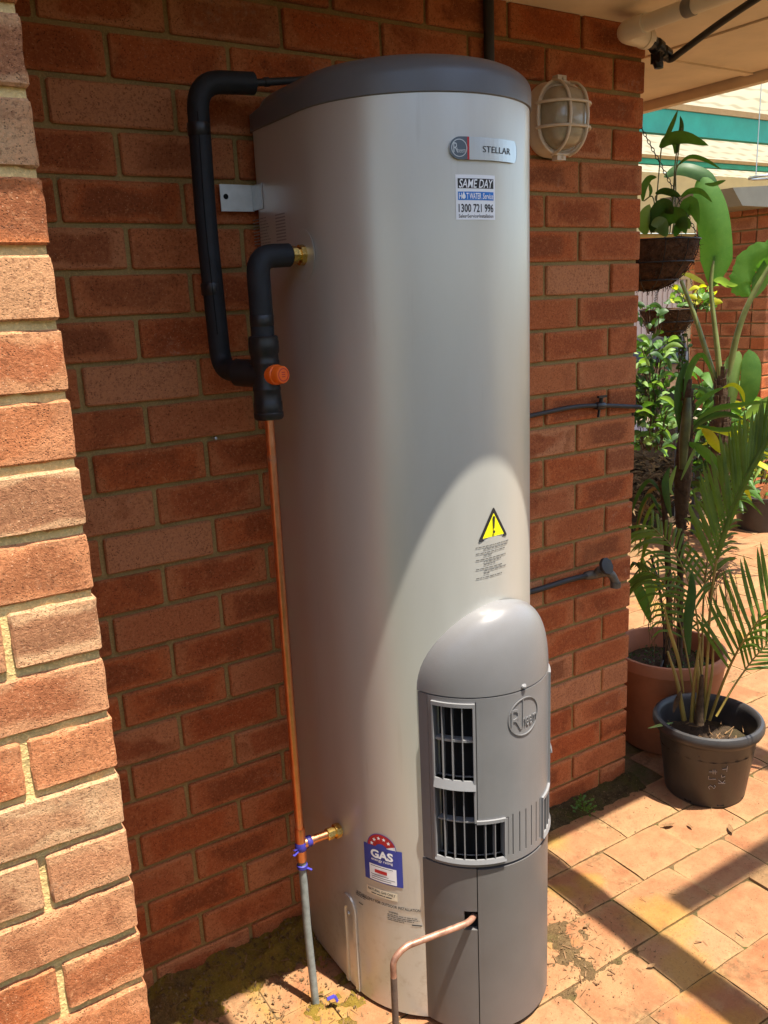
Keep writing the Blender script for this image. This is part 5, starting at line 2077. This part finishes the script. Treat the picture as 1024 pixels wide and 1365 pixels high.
# ---- big-leaved plant in the bed
BB = (3.05, 1.22)
ban = tag(empty('big_leaf_plant', (BB[0], BB[1], 0)), 'big paddle leaved plant with long yellow green stalks behind the pots', 'plant')
def bv(px, py, dd=0.0):
    return at_v(px, py, BB, dd)
paddle = lambda t: min(1.0, (t * 4.2) ** .7) * (1 - max(0, (t - .55) / .45) ** 2.2) ** .6 if t < 1 else 0.0
dleaf([(949, 384, 0), (956, 345, -.01), (953, 300, -.03), (944, 262, -.03), (934, 234, -.01)], .150, M_LEAFB, .15, .32, ban, bv, prof=paddle, n=14, rip=.0009)
dleaf([(940, 300, .05), (951, 262, .03), (945, 238, .0), (925, 227, -.02), (904, 225, -.02), (885, 236, -.02)], .070, M_LEAFD, .5, .3, ban, bv, prof=paddle, n=9, rip=.0008)
dleaf([(1000, 395, .0), (990, 378, -.02), (998, 352, -.02), (1022, 336, -.02), (1050, 325, -.02)], .115, M_LEAFB, .25, .3, ban, bv, prof=paddle, jag=.16, n=9, rip=.0012)
dleaf([(1005, 398, .02), (1018, 372, .03), (1035, 345, .03), (1060, 300, .03)], .12, M_LEAF, .9, .2, ban, bv, prof=paddle)
dleaf([(978, 540, .0), (974, 510, -.02), (978, 485, -.02), (986, 468, -.01)], .085, M_LEAFG, .2, .15, ban, bv, prof=paddle)
dleaf([(995, 545, .0), (1000, 515, -.02), (1002, 488, -.02), (998, 466, -.01)], .095, M_LEAF, .2, .15, ban, bv, prof=paddle)
dleaf([(948, 378, .01), (960, 374, -.01), (972, 380, -.02), (984, 380, -.03)], .042, M_LEAFG, .6, .2, ban, bv)
dleaf([(940, 378, .01), (930, 372, .02), (918, 366, .02), (907, 365, .02)], .03, M_LEAFY, .6, .2, ban, bv)
dleaf([(990, 560, -.02), (1008, 545, -.03), (1025, 535, -.03), (1045, 520, -.03)], .06, M_LEAFG, .6, .2, ban, bv)
dleaf([(1000, 575, -.02), (1012, 565, -.03), (1022, 575, -.03), (1032, 600, -.03)], .06, M_LEAFY, .6, .2, ban, bv)
m = MB()
def stalk(pts, r0, r1):
    P = spline([bv(*p) for p in pts], 8)
    N = len(P) - 1
    m.tube(P, r0, 9, radii=[r0 + (r1 - r0) * i / N for i in range(N + 1)])
stalk([(962, 520, 0), (957, 470, 0), (952, 425, 0), (948, 380, 0), (953, 340, 0)], .016, .008)
stalk([(958, 520, .02), (942, 470, .02), (926, 420, .02), (908, 374, .02)], .016, .009)
stalk([(968, 520, 0), (982, 450, -.02), (998, 405, -.03), (1022, 362, -.03), (1045, 330, -.03)], .018, .009)
stalk([(972, 515, .02), (978, 470, -.01), (988, 430, -.02)], .012, .006)
m.build('stalk', M_STEMG, ban, smooth=50)
m = MB()
P = spline([bv(957, 690, .02), bv(958, 620, .02), bv(960, 560, .01), bv(964, 500, .0)], 8)
m.tube(P, .05, 12, radii=[(.055 - .030 * (i / (len(P) - 1)) ** 2) * random.uniform(.85, 1.12) for i in range(len(P))])
for i in range(len(P) - 1):
    for _ in range(5):
        a = random.uniform(0, 6.28)
        o_ = Vector((math.cos(a), math.sin(a), 0)) * (.05 - .028 * (i / (len(P) - 1)) ** 2)
        m.bar(P[i] + o_, P[i] + o_ * 1.25 + Vector((0, 0, random.uniform(.03, .1))), .02, .003)
m.build('trunk', M_TRUNK, ban, smooth=50)

# ---- low leafy plants of the bed, each a thing of its own
def bush(name, label, base, boxpx, nleaf, L, wd, mats, depth, seed, hang=0.0, twigs_=True, cat='plant', group=None, twm=None):
    r = random.Random(seed)
    root = tag(empty(name, (base[0], base[1], 0)), label, cat, group)
    m = MB()
    s = MB()
    x0, y0, x1, y1 = boxpx
    for _ in range(nleaf):
        px, py = r.uniform(x0, x1), r.uniform(y0, y1)
        dd = r.uniform(-depth, depth)
        p = at_v(px, py, base, dd)
        a = r.uniform(0, 2 * PI)
        d = Vector((math.cos(a), math.sin(a), r.uniform(-.5, .8) - hang)).normalized()
        l = L * r.uniform(.6, 1.3)
        blade(m, [p, p + d * l * .5 + Vector((0, 0, .1 * l)), p + d * l + Vector((0, 0, -.18 * l))], wd * r.uniform(.7, 1.2), r.uniform(-1.2, 1.2), .25, None, 3, r.randrange(len(mats)))
        if twigs_ and r.random() < .5:
            q = at_v((px + (x0 + x1) / 2) / 2 + r.uniform(-4, 4), min(y1, py + r.uniform(15, 50)), base, dd * .5)
            s.tube(spline([p, p.lerp(q, .5) + Vector((0, 0, .02)), q], 3), .0022, 4)
    m.build('foliage', mats, root, smooth=60)
    if s.v:
        s.build('stem', twm or M_TRUNK, root, smooth=50)
    return root
bush('climbing_plant', 'leafy green climber hanging just past the corner of the brick wall', (2.35, 0.95), (846, 455, 892, 600), 210, .075, .028, [M_LEAF, M_LEAFD, M_LEAFG, M_LEAFD], .12, 11)
bush('leafy_shrub', 'dark leaved shrub low down between the bare stems and the mulch', (3.6, 1.9), (922, 575, 1005, 668), 190, .17, .032, [M_LEAFD, M_LEAF, M_LEAFD], .25, 12)
bush('bedding_plant', 'clump of yellow and green strap leaves right of the thick trunk', (3.3, 1.35), (965, 540, 1045, 645), 120, .17, .034, [M_LEAFY, M_LEAF, M_LEAFG, M_LEAF], .18, 13)
bush('broad_leaf_plant', 'broad green leaves half hidden behind the palm trunk', (3.5, 1.7), (925, 500, 962, 590), 40, .16, .06, [M_LEAF, M_LEAFD], .15, 14)
bush('dangling_vine', 'thin dark leaved vine trailing across the pale sheet door', (3.0, 1.5), (848, 405, 892, 445), 18, .06, .035, [M_LEAFD], .08, 15)
bush('potted_herb', 'small bright green weed like plant low beside the wall corner pot', (2.9, 1.1), (848, 810, 870, 850), 30, .07, .03, [M_LEAFD, M_LEAF], .08, 16)

# little weed at the foot of the wall
wd_ = tag(empty('weed', (1.18, -0.065, 0)), 'small green weed growing at the foot of the shaded wall', 'weed')
m = MB()
rw = random.Random(3)
for _ in range(60):
    a = rw.uniform(0, 2 * PI)
    rr = rw.uniform(.004, .034)
    p = Vector((1.183 + rr * math.cos(a), -0.066 + rr * .8 * math.sin(a), .012 + rw.uniform(0, .040)))
    d = Vector((math.cos(a), math.sin(a), rw.uniform(0, .6))) * rw.uniform(.006, .014)
    blade(m, [p, p + d * .5, p + d], .007, rw.uniform(-1, 1), .2, None, 2)
m.build('foliage', M_LEAF, wd_, smooth=60)

# ---- hanging baskets
def basket(base, zrim, r, label, hide, nleaf, seed, chain_to=None):
    root = tag(empty('hanging_basket', (base[0], base[1], zrim)), label, 'hanging basket', 'coir lined hanging baskets')
    m = MB()
    prof = [(.0, -r * .98), (r * .35, -r * .93), (r * .66, -r * .72), (r * .88, -r * .42), (r * .98, -r * .1), (r, 0), (r * .95, .004), (r * .9, -.03), (0, -.035)]
    rr = random.Random(seed)
    m.lathe(prof, (base[0], base[1], zrim), 28)
    m.v = [(x + rr.uniform(-.006, .006), y + rr.uniform(-.006, .006), z + rr.uniform(-.005, .005)) for x, y, z in m.v]
    for _ in range(700):
        a, t = rr.uniform(0, 2 * PI), math.acos(rr.uniform(0, 1))
        o_ = Vector((math.cos(a) * math.sin(t), math.sin(a) * math.sin(t), -math.cos(t)))
        p = Vector((base[0], base[1], zrim)) + o_ * r * .97
        d = (o_ * .5 + Vector((rr.gauss(0, .6), rr.gauss(0, .6), rr.gauss(0, .6)))).normalized() * rr.uniform(.008, .026)
        m.bar(p, p + d, .0016, .0010)
    m.build('coir_liner', M_COIR, root, smooth=50)
    m = MB()
    for q in (1.015, .9, .62):
        z = zrim - r * math.sqrt(max(0, 1 - min(1, q) ** 2)) if q < 1 else zrim
        ring = [(base[0] + r * q * 1.02 * math.cos(2 * PI * k / 28), base[1] + r * q * 1.02 * math.sin(2 * PI * k / 28), z) for k in range(29)]
        m.tube(ring, .0026, 6, cap=False)
    for k in range(12):
        a = 2 * PI * k / 12
        m.tube([(base[0] + r * 1.02 * math.cos(t) * math.cos(a), base[1] + r * 1.02 * math.cos(t) * math.sin(a), zrim - r * math.sin(t)) for t in [PI / 2 * q / 6 for q in range(7)]], .0016, 5)
    m.build('wire_frame', M_WIRE, root, smooth=60)
    if chain_to is not None:
        top = Vector(chain_to)
        for k in range(3):
            a = 2 * PI * k / 3 - .9
            e = Vector((base[0] + r * math.cos(a), base[1] + r * math.sin(a), zrim))
            m = MB()
            L = (e - top).length
            nl_ = int(L / .0135)
            d = (e - top).normalized()
            s1 = d.orthogonal().normalized()
            s2 = d.cross(s1)
            for i in range(nl_):
                c = top + d * (i + .5) * L / nl_
                s = s1 if i % 2 else s2
                m.tube([c + d * .0082 * math.cos(2 * PI * q / 8) + s * .0042 * math.sin(2 * PI * q / 8) for q in range(9)], .0013, 4, cap=False)
            m.build('chain', M_WIRE, root, smooth=60)
    return root
_p = at_v(864, 322, (1.80, 0.34))
HB = (_p.x, _p.y)
rim = at_v(864, 322, HB)
hook = at_v(855, 172, HB, -.05)
hb = basket(HB, rim.z, .160, 'large dark coir hanging basket close behind the wall corner', None, 0, 5, at_v(853, 166, HB, -.03))
def hv_(px, py, dd=0.0):
    return at_v(px, py, HB, dd)
flower = tag(empty('basket_plant', (HB[0], HB[1], rim.z)), 'slender arching plant with long leaf stalks growing out of the large basket', 'plant')
for pts, wd, mt in ([[(882, 198, 0), (890, 180, 0), (898, 162, 0), (904, 146, 0)], .016, M_LEAF], [[(902, 205, 0), (906, 185, 0), (909, 168, 0), (907, 154, 0)], .017, M_LEAFD],
                    [[(880, 197, 0), (893, 186, -.01), (915, 184, -.02), (945, 194, -.02)], .042, M_LEAF], [[(900, 205, 0), (900, 195, 0), (897, 187, 0), (892, 181, 0)], .014, M_LEAF],
                    [[(904, 220, 0), (920, 209, -.01), (940, 213, -.02), (962, 226, -.02)], .014, M_LEAF], [[(857, 268, 0), (859, 250, -.01), (866, 238, -.01), (876, 236, -.01)], .024, M_LEAF],
                    [[(874, 258, 0), (885, 255, -.02), (898, 258, -.03), (908, 262, -.03)], .024, M_LEAFD], [[(866, 262, 0), (868, 255, 0), (867, 249, 0), (866, 244, 0)], .012, M_LEAF],
                    [[(908, 262, 0), (920, 255, -.02), (935, 256, -.03), (950, 270, -.03)], .020, M_LEAF], [[(905, 300, 0), (915, 280, -.02), (922, 272, -.03), (932, 300, -.04)], .05, M_LEAF],
                    [[(870, 310, 0), (876, 290, -.02), (886, 275, -.03), (898, 285, -.05)], .06, M_LEAFD], [[(880, 310, 0), (890, 292, -.02), (905, 290, -.05), (915, 312, -.07)], .06, M_LEAF],
                    [[(862, 312, 0), (860, 300, -.02), (862, 285, -.03), (866, 272, -.03)], .05, M_LEAFG], [[(890, 314, 0), (884, 303, -.05), (878, 297, -.06), (868, 300, -.07)], .05, M_LEAFG],
                    [[(900, 315, 0), (908, 300, -.05), (914, 297, -.06), (920, 305, -.07)], .04, M_LEAF], [[(940, 245, 0), (950, 246, 0), (960, 243, 0), (968, 240, 0)], .014, M_LEAF]):
    dleaf(pts, wd, mt, .3, .2, flower, hv_)
m = MB()
for pts in ([(872, 310), (876, 260), (880, 215), (882, 196)], [(890, 310), (897, 260), (900, 220), (902, 204)], [(893, 312), (899, 250), (903, 215), (909, 170)],
            [(898, 312), (901, 260), (902, 225), (915, 210)], [(868, 312), (873, 285), (870, 262), (858, 268)], [(886, 312), (880, 280), (874, 262), (890, 254)], [(896, 312), (900, 290), (905, 268), (925, 254)]):
    m.tube(spline([hv_(*p, .0) for p in pts], 5), .0022, 5)
m.build('stem', M_STEMG, flower, smooth=50)

HB2 = (3.45, 1.55)
rim2 = at_v(927, 411, HB2)
hb2 = basket(HB2, rim2.z, .150, 'smaller mossy hanging basket in front of the pale sheet door', None, 0, 6, (HB2[0], HB2[1], rim2.z + .62))
bush('basket_flowers', 'small yellow flowered plant growing in the smaller basket', HB2, (898, 386, 955, 412), 60, .06, .03, [M_LEAFG, M_LEAF, M_LEAFY], .1, 18)
bush('trailing_beads', 'string of dark round leaves trailing below the smaller basket', HB2, (903, 442, 918, 500), 50, .03, .026, [M_LEAFD], .03, 19)

# ================================================================== THE YARD BEHIND
# mulch bed
bed = rough_patch('mulch_bed', M_MULCH, lambda x, y: .012 + .03 * fbm(x, y, 3) + .02 * fbm(x, y, 14), 3.5, 7.2, 1.98, 4.68, .05, 'structure')
ml = MB()
rm = random.Random(15)
for _ in range(1500):
    p = Vector((rm.uniform(3.5, 5.2), rm.uniform(1.95, 3.2), rm.uniform(.02, .22)))
    a = rm.uniform(0, 6.28)
    d = Vector((math.cos(a), math.sin(a), rm.uniform(-.6, .6))) * rm.uniform(.05, .14)
    blade(ml, [p, p + d * .5 + Vector((0, 0, .015)), p + d], rm.uniform(.008, .03), rm.uniform(-1, 1), .3, None, 2, 0 if rm.random() < .7 else 1)
kind(ml.build('dry_leaves', [M_LINT, M_MULCH]), 'stuff')

# far garden pot
fp = tag(empty('garden_pot', (4.42, 1.56, 0)), 'black plastic garden pot standing on the far paving by the bed', 'pot')
m = MB()
m.lathe([(0, .0), (.125, 0), (.155, .20), (.163, .203), (.165, .225), (.155, .227), (.148, .21), (0, .18)], (4.42, 1.56, 0), 32)
m.build('pot_body', M_POT, fp, smooth=40)
m = MB()
for a in range(9):
    p = Vector((4.42, 1.56, .19))
    d = Vector((math.cos(a * .7), math.sin(a * .7), rm.uniform(.2, 1.1))) * rm.uniform(.10, .2)
    blade(m, [p, p + d * .5, p + d + Vector((0, 0, -.05))], .03, rm.uniform(-1, 1), .3)
m.build('foliage', M_LEAF, fp, smooth=60)
m = MB()
m.bar((4.41, 1.53, .20), (4.44, 1.50, .30), .07, .05)
m.build('half_brick', M_BRICK, fp)

# brick verandah pier
QX, QY = 4.72, 1.80
pm_ = MB()
pm_.box((QX + .012, QY + .012, -.05), (QX + .72, QY + .58, 2.12))
pier = tag(pm_.build('brick_pier', M_MORTAR), 'square brown brick pier standing beyond the big leaved plant', 'pier')
for k in range(0, 25):
    z0 = CH * k
    if z0 + .08 > 2.13:
        break
    xo = QX + (0.0 if k % 2 == 0 else .12) + .0
    lay(pier, QX, QX + .73, QY, z0, xo - .005, D=.10, nx=3, nz=1, key='q')
    y = QY + (.115 if k % 2 == 0 else .0)
    L0 = .0
    yy = [(QY + .112, QY + .34), (QY + .35, QY + .58)] if k % 2 == 0 else [(QY + .112, QY + .22), (QY + .23, QY + .46), (QY + .47, QY + .58)]
    for a_, b_ in yy:
        me = brick_mesh(round(b_ - a_, 3), .10, rb.randrange(5), .0016, 3, 1, .076, None, 'q')
        put('brick', me, (QX + rb.uniform(-.001, .001), (a_ + b_) / 2, z0 + .043), (0, 0, -PI / 2), pier)

# back wall with the pale ribbed door and the pale boards over it
WY = 4.70
bw = MB()
bw.box((4.3, WY + .008, -.05), (12.0, WY + .12, 2.10))
rear = tag(bw.build('rear_brick_wall', M_MORTAR), 'red brick wall across the back of the yard below the pale boards', 'wall')
fb = MB()
for k in range(0, 25):
    z0 = CH * k
    if z0 + .076 > 2.10:
        break
    x = 4.3 - (.12 if k % 2 else 0)
    while x < 11.9:
        if 4.25 < x < 9.6:
            if not (4.6 < x + .1 < 7.55 and z0 < 1.60):
                me = brick_mesh(.23, .10, rb.randrange(5), .0016, 2, 1, .076, None, 'r')
                if z0 > 1.5 or x > 7.4:
                    put('brick', me, (x + .115, WY, z0 + .043), (0, 0, 0), rear)
        x += .24
dr = tag(empty('ribbed_door', (6.0, WY - .04, 0)), 'pale mauve vertically ribbed metal sheet door in the rear wall', 'door')
m = MB()
n = 74
for k in range(n):
    x0 = 4.55 + k * .04
    m.box((x0, WY - .022 - (.010 if k % 2 else 0), 0.02), (x0 + .0395, WY - .004, 1.62))
m.build('ribbed_sheet', M_MAUVE, dr)
m = MB()
m.box((4.5, WY - .05, 1.621), (7.60, WY - .003, 1.675))
m.box((7.515, WY - .05, 0.0), (7.60, WY - .003, 1.620))
m.build('door_frame', M_TIMBER, dr)
brd = tag(empty('pale_boarding', (7, WY, 2.2)), 'cream horizontal boards above the rear brick wall', 'boarding')
for k in range(7):
    m = MB()
    z0 = 2.105 + k * .085
    M = Matrix.Translation((0, WY + .0, z0)) @ Matrix.Rotation(.12, 4, 'X')
    m.box((4.2, -.012, 0), (12, .008, .088), M=M)
    m.build('board', M_CREAMWALL, brd)

# patio cover: teal beams and cream sheeting
pc_ = tag(empty('patio_cover', (6, 3, 2.7)), 'patio cover of cream corrugated sheets over teal painted beams', 'patio cover')
ZR = 2.68
m = MB()
nx = 380
ys = [1.30, 4.70]
rows = 70
b = 0
for j in range(rows + 1):
    y = ys[0] + (ys[1] - ys[0]) * j / rows
    for i in range(nx + 1):
        x = 3.0 + 6.5 * i / nx
        m.v.append((x, y, ZR + .09 + .006 * math.cos(2 * PI * x / .21) * (1 + .4 * math.sin(x * 9)) - .02 * (y - 1.3)))
for j in range(rows):
    for i in range(nx):
        a = j * (nx + 1) + i
        m.f.append((a, a + 1, a + nx + 2, a + nx + 1))
m.m = [0] * len(m.f)
m.build('corrugated_sheet', M_SHEET, pc_, smooth=60)
for y, z0, z1 in ((1.87, None, None), (3.29, None, None)):
    if y < 2:
        zt, zm, zb_ = at_y(940, 143, y).z, at_y(940, 151, y).z, at_y(940, 183, y).z
    else:
        zt, zm, zb_ = at_y(940, 211.5, y).z, at_y(940, 216, y).z, at_y(940, 223, y).z
    m = MB()
    m.box((3.0, y, zb_), (9.5, y + .05, zm - .001))
    m.build('beam', M_TEAL, pc_)
    m = MB()
    m.box((3.0, y - .012, zm), (9.5, y + .062, zt))
    m.build('timber_rail', M_TIMBER, pc_)
for x in (8.9,):
    m = MB()
    m.box((x, 1.93, 0), (x + .09, 2.02, 2.6))
    m.build('post', M_TIMBER, pc_)
# beige gutter box over the pier and a hoop hanging by it
gb = tag(empty('box_gutter', (5.1, 2.0, 2.25)), 'beige sheet metal gutter box sitting over the brick pier', 'gutter')
m = MB()
a = [at_y(p[0], p[1], 1.76) for p in ((977, 250), (1030, 247), (1030, 276), (990, 274))]
top = [Vector((p.x, p.y + .55, p.z)) for p in a]
m.add(a + top, [(0, 3, 2, 1), (4, 5, 6, 7), (0, 1, 5, 4), (1, 2, 6, 5), (2, 3, 7, 6), (3, 0, 4, 7)])
m.build('gutter_box', M_GUTTER, gb)
m = MB()
c = at_y(1020, 236, 1.5)
m.tube([(c.x + .085 * math.cos(2 * PI * k / 28), c.y + .085 * math.sin(2 * PI * k / 28), c.z) for k in range(29)], .0075, 8, cap=False)
m.tube([(c.x - .085, c.y, c.z), (c.x - .085, c.y, ZR + .07)], .003, 6)
tag(m.build('hanging_hoop', M_GALV, smooth=60), 'grey metal hoop hanging in front of the cream sheeting', 'hoop')

# covered barbecue
bbq = tag(empty('barbecue', (3.7, 2.6, 0)), 'dark hooded barbecue with rusty tan front past the wall corner', 'barbecue')
BQ = (3.55, 2.35)
def qv(px, py, dd=0.0):
    return at_v(px, py, BQ, dd)
c = qv(868, 482)
sdir = Vector((-VIEW.y, VIEW.x, 0)) * -1
m = MB()
prof = []
for k in range(13):
    a = PI * k / 12
    prof.append((-.19 * math.cos(a) - .03, .0 + .17 * math.sin(a)))
bb = len(m.v)
for s in (-.36, .16):
    for a_, z in prof:
        m.v.append(tuple(c + sdir * s + VIEW * a_ + Vector((0, 0, z))))
for k in range(12):
    m.f.append((bb + k, bb + k + 1, bb + 14 + k, bb + 13 + k))
m.f += [tuple(bb + k for k in range(13)), tuple(bb + 13 + k for k in reversed(range(13)))]
m.m = [0] * len(m.f)
m.build('hood', M_STEELDARK, bbq, smooth=40)
m = MB()
R = Matrix.Translation(c) @ Matrix(((sdir.x, VIEW.x, 0, 0), (sdir.y, VIEW.y, 0, 0), (0, 0, 1, 0), (0, 0, 0, 1)))
m.box((-.34, -.21, -.15), (.13, .17, -.003), M=R)
m.build('fire_box', M_RUST, bbq)
m = MB()
m.box((-.36, -.24, -.30), (.20, .20, -.153), M=R)
m.build('drip_tray', M_BLACK, bbq)
m = MB()
m.box((-.40, -.28, -.345), (.30, .22, -.303), M=R)
m.build('shelf', M_SOFFIT, bbq)
for sx in (-.36, .24):
    for sy in (-.2, .15):
        m = MB()
        m.box((sx, sy, -c.z), (sx + .04, sy + .04, -.346), M=R)
        m.build('leg', M_STEELDARK, bbq)
# added unseen for shade and bounce: a paling fence a few metres off
fence = tag(empty('added_fence', (0, -6.5, 0)), 'timber paling fence added unseen behind the viewer to shade and bounce light', 'fence')
m = MB()
rf = random.Random(2)
x = -6.0
while x < 7:
    m.box((x, -6.5 + rf.uniform(-.004, .004), 0), (x + .095, -6.485, 1.6 + rf.uniform(-.02, .02)))
    x += .1
kind(m.build('paling', M_RUST, fence), 'stuff')
print('objects', len(bpy.data.objects))
